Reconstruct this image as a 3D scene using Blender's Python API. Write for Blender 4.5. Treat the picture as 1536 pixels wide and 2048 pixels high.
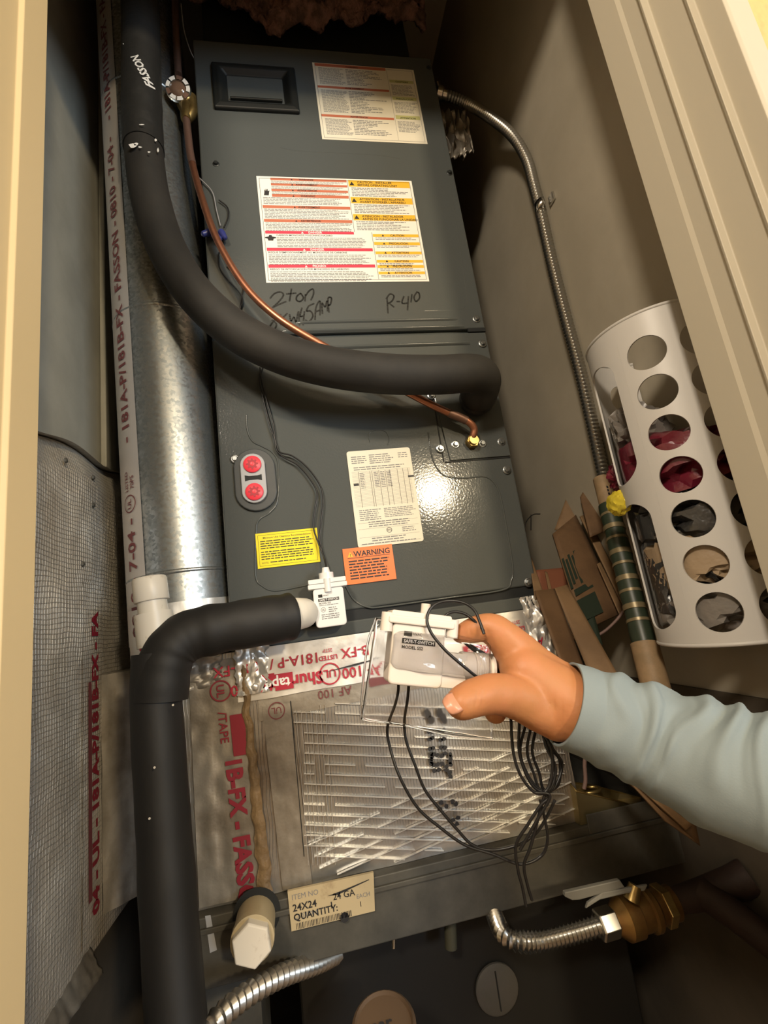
import bpy, bmesh, math, random
from mathutils import Vector, Matrix, noise

for o in list(bpy.data.objects): bpy.data.objects.remove(o)
SC = bpy.context.scene
COL = SC.collection
R = random.Random(7)
PI = math.pi

# ------------------------------------------------------------------ camera
CX, CY, FOC = 768.0, 1024.0, 942.4023
AX = Vector((0.9788985, -0.09607176, 0.18035506))    # world X in (right, down, forward)
AY = Vector((-0.15435725, 0.23072814, 0.96069681))
AZ = Vector((-0.13390882, -0.96826378, 0.21103006))
CAM = Vector((0.0, -0.69, 1.30))
def ray(px, py):
    c = Vector((px - CX, py - CY, FOC))
    return Vector((AX.dot(c), AY.dot(c), AZ.dot(c)))
def at(px, py, Y=None, X=None, Z=None, D=None):
    d = ray(px, py)
    if D is not None: t = D / d.y
    elif Y is not None: t = (Y - CAM.y) / d.y
    elif X is not None: t = (X - CAM.x) / d.x
    else: t = (Z - CAM.z) / d.z
    return CAM + d * t
cd = bpy.data.cameras.new('camera'); cam = bpy.data.objects.new('camera', cd); COL.objects.link(cam)
rt = Vector((AX.x, AY.x, AZ.x)); dn = Vector((AX.y, AY.y, AZ.y)); fw = Vector((AX.z, AY.z, AZ.z))
cam.matrix_world = Matrix(((rt.x, -dn.x, -fw.x, CAM.x), (rt.y, -dn.y, -fw.y, CAM.y), (rt.z, -dn.z, -fw.z, CAM.z), (0, 0, 0, 1)))
cd.sensor_fit = 'VERTICAL'; cd.sensor_height = 36.0; cd.lens = FOC / 2048 * 36.0
cd.clip_start = 0.01; cd.clip_end = 50
SC.camera = cam

# ------------------------------------------------------------------ world, lights, exposure
w = bpy.data.worlds.new('world'); SC.world = w; w.use_nodes = True
w.node_tree.nodes['Background'].inputs[0].default_value = (0.80, 0.88, 1.0, 1)
w.node_tree.nodes['Background'].inputs[1].default_value = 0.25
def area(name, loc, target, sx, sy, power, col, shape='RECTANGLE'):
    l = bpy.data.lights.new(name, 'AREA'); l.shape = shape; l.size = sx; l.size_y = sy
    l.energy = power; l.color = col
    o = bpy.data.objects.new(name, l); COL.objects.link(o); o.location = loc
    o.rotation_euler = (Vector(target) - Vector(loc)).to_track_quat('-Z', 'Y').to_euler()
    return o
area('hall_ceiling_light', (1.22, -3.30, 2.31), (0.1, 0.0, 1.5), 0.20, 0.20, 55, (1.0, 0.80, 0.52), 'DISK')
area('second_ceiling_light', (-0.60, -1.80, 2.43), (0.3, 0.0, 1.6), 0.26, 0.26, 30, (1.0, 0.86, 0.68), 'DISK')
area('hall_window_daylight', (2.30, -3.95, 1.62), (0.1, 0.0, 1.3), 1.5, 1.1, 105, (0.72, 0.86, 1.0))
SC.view_settings.view_transform = 'Standard'; SC.view_settings.look = 'None'
SC.view_settings.gamma = 1.0; SC.view_settings.use_curve_mapping = False
SC.view_settings.exposure = 0.08

# ------------------------------------------------------------------ materials
def mat(name, col, rough=0.5, metal=0.0, col2=None, cs=8.0, cc=(0.4, 0.6), bump=None, bump2=None, r2=None,
        trans=0.0, ior=1.45, vor=None, spec=None, coat=0.0, stretch=None, sss=0.0, grid=None):
    m = bpy.data.materials.new(name); m.use_nodes = True
    nt = m.node_tree; N = nt.nodes; L = nt.links; b = N['Principled BSDF']
    b.inputs['Base Color'].default_value = (*col, 1); b.inputs['Roughness'].default_value = rough
    b.inputs['Metallic'].default_value = metal
    b.inputs['Transmission Weight'].default_value = trans; b.inputs['IOR'].default_value = ior
    b.inputs['Coat Weight'].default_value = coat
    if spec is not None: b.inputs['Specular IOR Level'].default_value = spec
    if sss:
        b.inputs['Subsurface Weight'].default_value = sss; b.inputs['Subsurface Radius'].default_value = (0.6, 0.2, 0.1); b.inputs['Subsurface Scale'].default_value = 0.008
    tc = N.new('ShaderNodeTexCoord'); src = tc.outputs['Object']
    if stretch:
        mp = N.new('ShaderNodeMapping'); mp.inputs['Scale'].default_value = stretch
        L.new(src, mp.inputs['Vector']); src = mp.outputs['Vector']
    fac = None
    if col2 is not None or r2 is not None:
        if vor:
            t = N.new('ShaderNodeTexVoronoi'); t.inputs['Scale'].default_value = vor; L.new(src, t.inputs['Vector'])
            s = N.new('ShaderNodeSeparateColor'); L.new(t.outputs['Color'], s.inputs[0]); f0 = s.outputs[0]
        else:
            t = N.new('ShaderNodeTexNoise'); t.inputs['Scale'].default_value = cs; t.inputs['Detail'].default_value = 6
            t.inputs['Roughness'].default_value = 0.62
            L.new(src, t.inputs['Vector']); f0 = t.outputs['Fac']
        mr = N.new('ShaderNodeMapRange'); mr.inputs['From Min'].default_value = cc[0]; mr.inputs['From Max'].default_value = cc[1]
        L.new(f0, mr.inputs['Value']); fac = mr.outputs['Result']
    if col2 is not None:
        mx = N.new('ShaderNodeMix'); mx.data_type = 'RGBA'; mx.inputs['A'].default_value = (*col, 1); mx.inputs['B'].default_value = (*col2, 1)
        L.new(fac, mx.inputs['Factor']); L.new(mx.outputs['Result'], b.inputs['Base Color'])
    if r2 is not None:
        mr2 = N.new('ShaderNodeMapRange'); mr2.inputs['To Min'].default_value = rough; mr2.inputs['To Max'].default_value = r2
        L.new(fac, mr2.inputs['Value']); L.new(mr2.outputs['Result'], b.inputs['Roughness'])
    prev = None
    for bp in (bump, bump2):
        if not bp: continue
        sc, st, dist = bp[:3]
        t = N.new('ShaderNodeTexNoise'); t.inputs['Scale'].default_value = sc; t.inputs['Detail'].default_value = bp[3] if len(bp) > 3 else 3
        L.new(src, t.inputs['Vector'])
        bn = N.new('ShaderNodeBump'); bn.inputs['Strength'].default_value = st; bn.inputs['Distance'].default_value = dist
        L.new(t.outputs['Fac'], bn.inputs['Height'])
        if prev: L.new(prev, bn.inputs['Normal'])
        prev = bn.outputs['Normal']
    if grid:      # (pitch_a, pitch_b, axis a, axis b, strength) scrim grid pressed through the foil
        pa, pb, ia, ib, st = grid
        sx = N.new('ShaderNodeSeparateXYZ'); nz = N.new('ShaderNodeTexNoise'); nz.inputs['Scale'].default_value = 14
        ad = N.new('ShaderNodeVectorMath'); ad.operation = 'MULTIPLY_ADD'; ad.inputs[1].default_value = (0.012,) * 3
        L.new(src, nz.inputs['Vector']); L.new(nz.outputs['Color'], ad.inputs[0]); L.new(src, ad.inputs[2]); L.new(ad.outputs[0], sx.inputs[0])
        outs = []
        for p, i in ((pa, ia), (pb, ib)):
            m1 = N.new('ShaderNodeMath'); m1.operation = 'MULTIPLY'; m1.inputs[1].default_value = 2 * PI / p; L.new(sx.outputs[i], m1.inputs[0])
            m2 = N.new('ShaderNodeMath'); m2.operation = 'COSINE'; L.new(m1.outputs[0], m2.inputs[0])
            m3 = N.new('ShaderNodeMapRange'); m3.inputs['From Min'].default_value = 0.72; m3.inputs['From Max'].default_value = 1.0; L.new(m2.outputs[0], m3.inputs['Value'])
            outs.append(m3.outputs[0])
        mm = N.new('ShaderNodeMath'); mm.operation = 'MAXIMUM'; L.new(outs[0], mm.inputs[0]); L.new(outs[1], mm.inputs[1])
        bn = N.new('ShaderNodeBump'); bn.inputs['Strength'].default_value = st; bn.inputs['Distance'].default_value = 0.001
        L.new(mm.outputs[0], bn.inputs['Height'])
        if prev: L.new(prev, bn.inputs['Normal'])
        prev = bn.outputs['Normal']
    if prev: L.new(prev, b.inputs['Normal'])
    return m

MT = dict(
  maroonink=mat('maroon_print', (0.24, 0.018, 0.035), 0.5),
  foamblk=mat('black_pipe_foam', (0.011, 0.0105, 0.010), 0.62, bump=(240, 0.2, 0.0006), bump2=(14, 0.25, 0.004)),
  stubdark=mat('dim_olive_plastic', (0.05, 0.048, 0.03), 0.6),
  paint=mat('grey_cabinet_enamel', (0.080, 0.088, 0.086), 0.09, 0.0, bump=(300, 0.5, 0.00022, 2), bump2=(50, 0.08, 0.0005), r2=0.14, spec=0.32, cs=14, cc=(0.35, 0.7)),
  paintdk=mat('dark_edge_enamel', (0.035, 0.042, 0.045), 0.4),
  case=mat('casing_grey', (0.055, 0.068, 0.070), 0.45),
  recess=mat('black_moulded_plastic', (0.010, 0.012, 0.012), 0.45, bump=(500, 0.15, 0.0003)),
  galv=mat('galvanized_steel', (0.52, 0.55, 0.56), 0.30, 0.92, col2=(0.30, 0.33, 0.34), vor=260, cc=(0.1, 0.9), r2=0.46, bump=(9, 0.25, 0.004), bump2=(120, 0.08, 0.0005)),
  galvdull=mat('dull_galvanized_steel', (0.105, 0.100, 0.085), 0.58, 0.35, col2=(0.06, 0.058, 0.05), cs=22, cc=(0.3, 0.7), r2=0.65, bump=(150, 0.1, 0.0004)),  # dull zinc, base darkened further to carry the shade around the channel
  foil=mat('foil_facing', (0.62, 0.61, 0.57), 0.36, 0.7, col2=(0.34, 0.30, 0.25), cs=11, cc=(0.35, 0.72), r2=0.5, bump=(26, 0.35, 0.004, 4), bump2=(160, 0.22, 0.0009)),
  foilgrid=mat('scrim_foil_facing', (0.74, 0.70, 0.62), 0.38, 0.5, col2=(0.44, 0.39, 0.32), cs=9, cc=(0.35, 0.7), r2=0.5, bump=(22, 0.45, 0.005, 4), grid=(0.0060, 0.0060, 1, 2, 0.9)),
  foilpanel=mat('duct_board_foil', (0.56, 0.57, 0.56), 0.30, 0.88, col2=(0.27, 0.22, 0.17), cs=9, cc=(0.38, 0.68), r2=0.48, bump=(20, 0.25, 0.003, 4), grid=(0.0040, 0.5, 0, 2, 0.5)),
  foiltape=mat('bright_foil_tape', (0.80, 0.79, 0.76), 0.34, 0.72, bump=(45, 0.18, 0.002, 4), r2=0.46, cs=30),
  foiltapeold=mat('aged_foil_tape', (0.42, 0.39, 0.34), 0.38, 0.62, col2=(0.22, 0.19, 0.15), cs=16, cc=(0.35, 0.7), r2=0.55, bump=(40, 0.4, 0.003, 4)),
  crumple=mat('crumpled_foil', (0.74, 0.71, 0.66), 0.30, 0.8, bump=(60, 0.3, 0.002, 3)),
  tapeduct=mat('pale_printed_tape', (0.60, 0.57, 0.55), 0.40, 0.45, bump=(60, 0.15, 0.001)),
  thread=mat('scrim_thread', (0.80, 0.80, 0.78), 0.35, 0.6),
  redink=mat('red_print', (0.42, 0.02, 0.045), 0.5),
  brownink=mat('dark_red_print', (0.17, 0.045, 0.05), 0.5),
  blackink=mat('black_print', (0.02, 0.02, 0.022), 0.55),
  greyink=mat('grey_fine_print', (0.20, 0.20, 0.20), 0.6),
  whiteink=mat('white_print', (0.80, 0.80, 0.78), 0.5),
  marker=mat('black_marker', (0.012, 0.014, 0.014), 0.35),
  paper=mat('white_label', (0.80, 0.79, 0.74), 0.45),
  papercream=mat('cream_label', (0.72, 0.68, 0.56), 0.5),
  paperold=mat('stained_label', (0.44, 0.36, 0.22), 0.6, col2=(0.22, 0.15, 0.08), cs=28, cc=(0.56, 0.75)),
  barred=mat('label_red_bar', (0.60, 0.05, 0.09), 0.45), barorange=mat('label_rust_bar', (0.52, 0.16, 0.09), 0.45),
  baryellow=mat('label_amber_bar', (0.80, 0.46, 0.04), 0.45), bargreen=mat('label_olive_bar', (0.50, 0.50, 0.22), 0.5),
  yellow=mat('yellow_label', (0.82, 0.68, 0.015), 0.4), orange=mat('orange_label', (0.90, 0.19, 0.045), 0.4),
  foam=mat('black_foam_insulation', (0.018, 0.017, 0.0155), 0.72, bump=(240, 0.2, 0.0006), bump2=(14, 0.25, 0.004), col2=(0.026, 0.024, 0.021), cs=12),
  foamdk=mat('black_foam_tape', (0.018, 0.018, 0.017), 0.55, bump=(35, 0.5, 0.004)),
  copper=mat('copper_pipe', (0.50, 0.22, 0.13), 0.34, 0.85, col2=(0.26, 0.11, 0.07), cs=30, cc=(0.4, 0.7), r2=0.5),
  copperold=mat('tarnished_copper', (0.22, 0.13, 0.10), 0.5, 0.6, bump=(60, 0.4, 0.003)),
  brass=mat('brass', (0.50, 0.37, 0.15), 0.32, 0.9, col2=(0.28, 0.19, 0.07), cs=40, cc=(0.4, 0.7)),
  brassworn=mat('worn_brass', (0.30, 0.18, 0.06), 0.34, 0.85, col2=(0.22, 0.11, 0.04), cs=35, cc=(0.4, 0.7)),
  chrome=mat('bright_steel', (0.62, 0.62, 0.60), 0.22, 1.0), steel=mat('conduit_steel', (0.42, 0.41, 0.38), 0.30, 0.95),
  screw=mat('zinc_screw', (0.30, 0.32, 0.33), 0.3, 0.9), screwdk=mat('dark_screw', (0.04, 0.045, 0.045), 0.4, 0.5),
  black=mat('black_void', (0.006, 0.006, 0.006), 0.8), hole=mat('dark_recess', (0.010, 0.012, 0.013), 0.7),
  pvc=mat('white_pvc', (0.66, 0.62, 0.54), 0.38, col2=(0.40, 0.34, 0.26), cs=60, cc=(0.60, 0.74)),
  pvcdirty=mat('yellowed_pvc', (0.42, 0.35, 0.22), 0.45, col2=(0.38, 0.30, 0.18), cs=40, cc=(0.5, 0.7)),
  putty=mat('white_sealant', (0.70, 0.66, 0.58), 0.4, bump=(60, 0.4, 0.002)),
  white=mat('white_abs_plastic', (0.76, 0.76, 0.75), 0.32), whitewarm=mat('warm_white_plastic', (0.74, 0.68, 0.62), 0.36),
  rubber=mat('grey_rubber_gasket', (0.045, 0.050, 0.052), 0.5), plastgrey=mat('grey_port_plate', (0.36, 0.37, 0.39), 0.42),
  redplug=mat('red_plastic_plug', (0.78, 0.045, 0.07), 0.38), reddark=mat('red_plug_socket', (0.36, 0.015, 0.03), 0.5),
  clear=mat('clear_pet_plastic', (0.97, 0.97, 0.98), 0.06, trans=1.0, ior=1.35, bump=(30, 0.25, 0.003)),
  glass=mat('sight_lens', (0.16, 0.10, 0.07), 0.08, coat=0.8),
  wire=mat('black_wire', (0.010, 0.010, 0.011), 0.38), wiregrey=mat('grey_wire', (0.30, 0.30, 0.31), 0.5), blue=mat('blue_wire_nut', (0.035, 0.045, 0.20), 0.35),
  skin=mat('skin', (0.44, 0.195, 0.075), 0.50, col2=(0.50, 0.20, 0.09), cs=35, cc=(0.3, 0.7), bump=(330, 0.25, 0.0006), bump2=(60, 0.25, 0.0015), sss=0.10),
  nail=mat('nail', (0.58, 0.28, 0.18), 0.3), cloth=mat('pale_blue_jersey', (0.215, 0.262, 0.280), 0.85, bump=(900, 0.2, 0.0004), bump2=(40, 0.12, 0.002)),
  hold=mat('white_polypropylene', (0.50, 0.485, 0.46), 0.42),
  kraft=mat('kraft_paper', (0.125, 0.070, 0.032), 0.7, col2=(0.085, 0.046, 0.021), cs=14, bump=(30, 0.2, 0.003)),
  kraftpale=mat('pale_kraft_paper', (0.19, 0.115, 0.056), 0.7, col2=(0.135, 0.08, 0.038), cs=14), kraftred=mat('rust_printed_paper', (0.17, 0.06, 0.03), 0.65),
  greenprint=mat('dark_green_print', (0.016, 0.026, 0.016), 0.6), wrap=mat('dark_green_wrap', (0.022, 0.032, 0.019), 0.4), gold=mat('gold_print', (0.20, 0.16, 0.09), 0.35, 0.4),
  rollpaper=mat('tan_roll_paper', (0.22, 0.15, 0.08), 0.6, col2=(0.30, 0.20, 0.11), cs=30),
  baggrey=mat('grey_bag_film', (0.16, 0.145, 0.13), 0.32, bump=(60, 0.5, 0.004), coat=0.3), bagdark=mat('charcoal_bag_film', (0.028, 0.027, 0.026), 0.25, bump=(50, 0.6, 0.005), coat=0.4),
  bagred=mat('maroon_bag_film', (0.12, 0.010, 0.022), 0.28, bump=(55, 0.5, 0.004), coat=0.4), bagtan=mat('tan_bag_film', (0.30, 0.22, 0.14), 0.4, bump=(50, 0.5, 0.004)),
  bagyellow=mat('yellow_bag_film', (0.62, 0.50, 0.04), 0.35),
  tin=mat('brass_coloured_tin', (0.44, 0.37, 0.20), 0.30, 0.85, bump=(30, 0.2, 0.002)), rope=mat('tan_cord', (0.34, 0.21, 0.11), 0.6), wirepink=mat('dull_pink_wire', (0.16, 0.10, 0.085), 0.55),
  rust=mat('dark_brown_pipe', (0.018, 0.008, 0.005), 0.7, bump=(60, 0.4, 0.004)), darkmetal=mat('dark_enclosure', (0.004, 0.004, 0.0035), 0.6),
  disc=mat('dusty_disc', (0.055, 0.052, 0.045), 0.7, col2=(0.06, 0.055, 0.05), cs=60), tancap=mat('tan_fibre_cap', (0.09, 0.055, 0.03), 0.7),
  batt=mat('pinkish_insulation', (0.24, 0.13, 0.105), 0.95, col2=(0.10, 0.06, 0.045), cs=40, bump=(90, 0.9, 0.008)),
  plendk=mat('dark_duct_sheet', (0.030, 0.031, 0.028), 0.55, 0.3), tan=mat('tan_mastic', (0.22, 0.145, 0.07), 0.55, col2=(0.10, 0.065, 0.035), cs=30, cc=(.4,.7), bump=(70, 0.8, 0.004)),
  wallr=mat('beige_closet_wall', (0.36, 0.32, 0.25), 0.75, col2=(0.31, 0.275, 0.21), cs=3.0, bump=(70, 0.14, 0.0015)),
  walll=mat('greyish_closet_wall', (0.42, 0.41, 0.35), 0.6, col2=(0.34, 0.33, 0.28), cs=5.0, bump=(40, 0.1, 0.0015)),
  trimr=mat('beige_trim_paint', (0.52, 0.475, 0.375), 0.5, bump=(60, 0.08, 0.0008)), triml=mat('cream_trim_paint', (0.84, 0.66, 0.37), 0.5, bump=(60, 0.08, 0.0008)),
  hallwall=mat('textured_yellow_wall', (0.62, 0.45, 0.19), 0.55, bump=(42, 0.9, 0.008, 2)), hallplain=mat('hall_paint', (0.62, 0.54, 0.42), 0.7),
  ceil=mat('ceiling_paint', (0.60, 0.55, 0.46), 0.8), floorm=mat('floor_boards', (0.20, 0.13, 0.08), 0.5, col2=(0.14, 0.09, 0.05), cs=6, stretch=(1, 8, 1)),
  leverm=mat('grey_lever', (0.17, 0.17, 0.155), 0.5), closetdark=mat('shade_toned_closet_wall', (0.075, 0.060, 0.042), 0.85, col2=(0.05, 0.04, 0.028), cs=5),  # closet wall colour with the shade of the lower closet mixed in
)

# ------------------------------------------------------------------ mesh helpers
ORG = {}
def worldorg(o): return ORG.get(o.name, Vector((0, 0, 0)))
class MB:
    def __init__(s): s.v = []; s.f = []; s.m = []; s.cur = 0
    def add(s, vs, fs, mi=None):
        b = len(s.v); s.v += [Vector(p) for p in vs]; k = s.cur if mi is None else mi
        for f in fs: s.f.append([b + i for i in f]); s.m.append(k)
        return s
    def box(s, x0, x1, y0, y1, z0, z1, mi=None):
        vs = [(x, y, z) for z in (z0, z1) for y in (y0, y1) for x in (x0, x1)]
        return s.add(vs, [(0, 2, 3, 1), (4, 5, 7, 6), (0, 1, 5, 4), (2, 6, 7, 3), (0, 4, 6, 2), (1, 3, 7, 5)], mi)
    def obox(s, fr, x0, x1, y0, y1, z0, z1, mi=None):
        o, u, v, n = fr
        vs = [o + u * x + v * y + n * z for z in (z0, z1) for y in (y0, y1) for x in (x0, x1)]
        return s.add(vs, [(0, 2, 3, 1), (4, 5, 7, 6), (0, 1, 5, 4), (2, 6, 7, 3), (0, 4, 6, 2), (1, 3, 7, 5)], mi)
    def prism(s, fr, pts, z0, z1, mi=None):
        o, u, v, n = fr; k = len(pts)
        vs = [o + u * x + v * y + n * z0 for x, y in pts] + [o + u * x + v * y + n * z1 for x, y in pts]
        return s.add(vs, [tuple(range(k))[::-1], tuple(range(k, 2 * k))] + [(i, (i + 1) % k, k + (i + 1) % k, k + i) for i in range(k)], mi)
    def tube(s, pts, r, n=12, cap=True, flat=None, mi=None, closed=False):
        pts = [Vector(p) for p in pts]; L = len(pts)
        rs = r if isinstance(r, (list, tuple)) else [r] * L
        T = []
        for i in range(L):
            a = pts[max(0, i - 1)]; b = pts[min(L - 1, i + 1)]; T.append((b - a).normalized())
        ref = Vector((0, 0, 1)) if abs(T[0].z) < 0.9 else Vector((1, 0, 0))
        u = T[0].cross(ref).normalized(); vs = []
        for i in range(L):
            u = (u - T[i] * u.dot(T[i])).normalized(); v = T[i].cross(u)
            for k in range(n):
                a = 2 * PI * k / n; vs.append(pts[i] + (u * math.cos(a) + v * math.sin(a)) * rs[i])
        fs = [(i * n + k, i * n + (k + 1) % n, (i + 1) * n + (k + 1) % n, (i + 1) * n + k) for i in range(L - 1) for k in range(n)]
        if cap: fs += [tuple(range(n))[::-1], tuple((L - 1) * n + k for k in range(n))]
        return s.add(vs, fs, mi)
    def lathe(s, prof, o, ax, n=24, mi=None, ref=None):
        ax = Vector(ax).normalized(); o = Vector(o)
        ref = ref or (Vector((0, 0, 1)) if abs(ax.z) < 0.9 else Vector((1, 0, 0)))
        u = ax.cross(ref).normalized(); v = ax.cross(u); vs = []
        for r, h in prof:
            for k in range(n):
                a = 2 * PI * k / n; vs.append(o + ax * h + (u * math.cos(a) + v * math.sin(a)) * max(r, 1e-5))
        L = len(prof)
        fs = [(i * n + k, i * n + (k + 1) % n, (i + 1) * n + (k + 1) % n, (i + 1) * n + k) for i in range(L - 1) for k in range(n)]
        fs += [tuple(range(n))[::-1], tuple((L - 1) * n + k for k in range(n))]
        return s.add(vs, fs, mi)
    def grid(s, fn, nu, nv, mi=None, wrapu=False):
        vs = [fn(i / (nu - 1 if not wrapu else nu), j / (nv - 1)) for j in range(nv) for i in range(nu)]
        fs = []
        for j in range(nv - 1):
            for i in range(nu if wrapu else nu - 1):
                i2 = (i + 1) % nu; fs.append((j * nu + i, j * nu + i2, (j + 1) * nu + i2, (j + 1) * nu + i))
        return s.add(vs, fs, mi)
    def text(s, txt, mp, size, x=0, y=0, align='LEFT', bold=0.0, mi=None, sx=1.0):
        vs, fs, w_ = text_geo(txt, size, bold)
        ox = x - (w_ * sx * 0.5 if align == 'CENTER' else w_ * sx if align == 'RIGHT' else 0)
        return s.add([mp(ox + px * sx, y + py) for px, py in vs], fs, mi)
    def build(s, name, m, parent=None, smooth=None, bevel=0, solid=0, subsurf=0, seg=2):
        top = parent is None
        if top:
            mn = [min(p[i] for p in s.v) for i in range(3)]; mx = [max(p[i] for p in s.v) for i in range(3)]
            off = Vector(((mn[0] + mx[0]) / 2, (mn[1] + mx[1]) / 2, mn[2]))
        else: off = worldorg(parent)
        me = bpy.data.meshes.new(name); me.from_pydata([p - off for p in s.v], [], s.f)
        ms = m if isinstance(m, (list, tuple)) else [m]
        for q in ms: me.materials.append(MT[q] if isinstance(q, str) else q)
        for i, k in enumerate(s.m): me.polygons[i].material_index = k
        bm = bmesh.new(); bm.from_mesh(me); bmesh.ops.recalc_face_normals(bm, faces=bm.faces) if not getattr(s, 'raw', False) else None
        bm.to_mesh(me); bm.free()
        if smooth is not None:
            for p in me.polygons: p.use_smooth = True
            me.set_sharp_from_angle(angle=math.radians(smooth))
        o = bpy.data.objects.new(name, me); COL.objects.link(o)
        ORG[o.name] = off.copy()
        if top: o.location = off
        else: o.parent = parent
        if solid:
            md = o.modifiers.new('solid', 'SOLIDIFY'); md.thickness = solid; md.offset = 0
        if bevel:
            md = o.modifiers.new('bevel', 'BEVEL'); md.width = bevel; md.segments = seg; md.limit_method = 'ANGLE'; md.angle_limit = 0.6
        if subsurf:
            md = o.modifiers.new('sub', 'SUBSURF'); md.levels = subsurf; md.render_levels = subsurf
        return o
_tc = {}
def text_geo(txt, size, bold):
    k = (txt, round(bold, 4))
    if k not in _tc:
        c = bpy.data.curves.new('t', 'FONT'); c.body = txt; c.size = 1.0; c.resolution_u = 2; c.offset = bold
        o = bpy.data.objects.new('t', c); COL.objects.link(o)
        dg = bpy.context.evaluated_depsgraph_get(); me = bpy.data.meshes.new_from_object(o.evaluated_get(dg))
        vs = [(p.co.x, p.co.y) for p in me.vertices]; fs = [tuple(p.vertices) for p in me.polygons]
        w_ = max([p[0] for p in vs] or [0])
        bpy.data.objects.remove(o); bpy.data.curves.remove(c); bpy.data.meshes.remove(me)
        _tc[k] = (vs, fs, w_)
    vs, fs, w_ = _tc[k]
    return [(a * size, b * size) for a, b in vs], fs, w_ * size
def tag(o, label=None, cat=None, group=None, kind=None):
    if label: o['label'] = label
    if cat: o['category'] = cat
    if group: o['group'] = group
    if kind: o['kind'] = kind
    return o
def thing(name, loc, label, cat, group=None):
    o = bpy.data.objects.new(name, None); COL.objects.link(o); o.location = loc; o.empty_display_size = 0.02
    ORG[o.name] = Vector(loc); return tag(o, label, cat, group)
def smooth_path(pts, k=8):
    pts = [Vector(p) for p in pts]; P = [pts[0] * 2 - pts[1]] + pts + [pts[-1] * 2 - pts[-2]]; out = []
    for i in range(1, len(P) - 2):
        a, b, c, d = P[i - 1:i + 3]
        for j in range(k):
            t = j / k; out.append(0.5 * ((2 * b) + (c - a) * t + (2 * a - 5 * b + 4 * c - d) * t * t + (3 * b - a - 3 * c + d) * t ** 3))
    out.append(pts[-1]); return out
def resample(pts, step):
    out = [pts[0]]; acc = 0
    for a, b in zip(pts, pts[1:]):
        L = (b - a).length
        while acc + L >= step:
            t = (step - acc) / L; a = a + (b - a) * t; out.append(a); L = (b - a).length; acc = 0
        acc += L
    return out
XA, YA, ZA = Vector((1, 0, 0)), Vector((0, 1, 0)), Vector((0, 0, 1)); NF = Vector((0, -1, 0))
def front(x, z, y=0.0): return (Vector((x, y, z)), XA, ZA, NF)
def mapf(fr, h=0.0):
    o, u, v, n = fr
    return lambda a, b: o + u * a + v * b + n * h
def fineprint(m, mp, x0, x1, y1, y0, pitch, rnd, mi=0, fill=0.42, ragged=0.2):
    y = y1
    while y > y0:
        x = x0; xe = x1 - rnd.random() * ragged * (x1 - x0)
        while x < xe:
            w_ = pitch * (0.7 + rnd.random() * 2.4); e = min(x + w_, xe)
            m.add([mp(x, y - pitch * fill), mp(e, y - pitch * fill), mp(e, y), mp(x, y)], [(0, 1, 2, 3)], mi); x = e + pitch * 0.35
        y -= pitch
def bar(m, mp, x0, x1, y0, y1, mi): m.add([mp(x0, y0), mp(x1, y0), mp(x1, y1), mp(x0, y1)], [(0, 1, 2, 3)], mi)
def rrect(w_, h_, r, k=5):
    pts = []
    for cx, cy, a0 in ((w_ / 2 - r, h_ / 2 - r, 0), (-w_ / 2 + r, h_ / 2 - r, 90), (-w_ / 2 + r, -h_ / 2 + r, 180), (w_ / 2 - r, -h_ / 2 + r, 270)):
        for i in range(k + 1):
            a = math.radians(a0 + 90 * i / k); pts.append((cx + r * math.cos(a), cy + r * math.sin(a)))
    return pts
def struct(name, mb, m, **k): return tag(mb.build(name, m, **k), kind='structure')

# ================================================================== THE SETTING
FL, XR, XL, YB, CEI = 0.20, 0.500, -0.335, 0.62, 2.80
YO, YI, XJR, XJL, HZ = -0.434, -0.313, 0.414, -0.190, 2.262      # hall face and closet face of the door wall, jambs, header
struct('floor', MB().box(-1.8, 3.2, -4.1, YB, FL - 0.05, FL), 'floorm')
struct('wall_right', MB().box(XR, XR + 0.06, YI, YB, FL, CEI), 'wallr')
struct('wall_shade_right', MB().box(XR - .004, XR, YI, YB, FL, 1.15), 'closetdark')  # thin added sheet, its dark colour stands for shade under the bag holder
struct('wall_shade_left', MB().box(XL, XL + .006, YI, YB, FL, .935), 'closetdark')  # same on the left: shade below the foil duct put into the colour
struct('wall_left', MB().box(XL - 0.06, XL, YI, YB, FL, CEI), 'walll')
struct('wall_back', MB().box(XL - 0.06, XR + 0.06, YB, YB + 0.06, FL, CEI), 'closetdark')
struct('ceiling', MB().box(-1.8, 3.2, -4.1, YB + 0.06, CEI, CEI + 0.05), 'ceil')
m = MB(); m.box(-1.8, XJL - 0.03, YO, YI, FL, CEI); m.box(XJR + 0.031, 3.2, YO, YI, FL, CEI); m.box(XJL - 0.03, XJR + 0.031, YO, YI, HZ, CEI)
struct('wall_front', m, 'hallwall')
m = MB(); m.box(-1.8, 3.2, -4.15, -4.1, FL, CEI); m.box(-1.85, -1.8, -4.1, YO, FL, CEI); m.box(3.2, 3.25, -4.1, YO, FL, CEI)
struct('wall_hall', m, 'hallplain')
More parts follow.
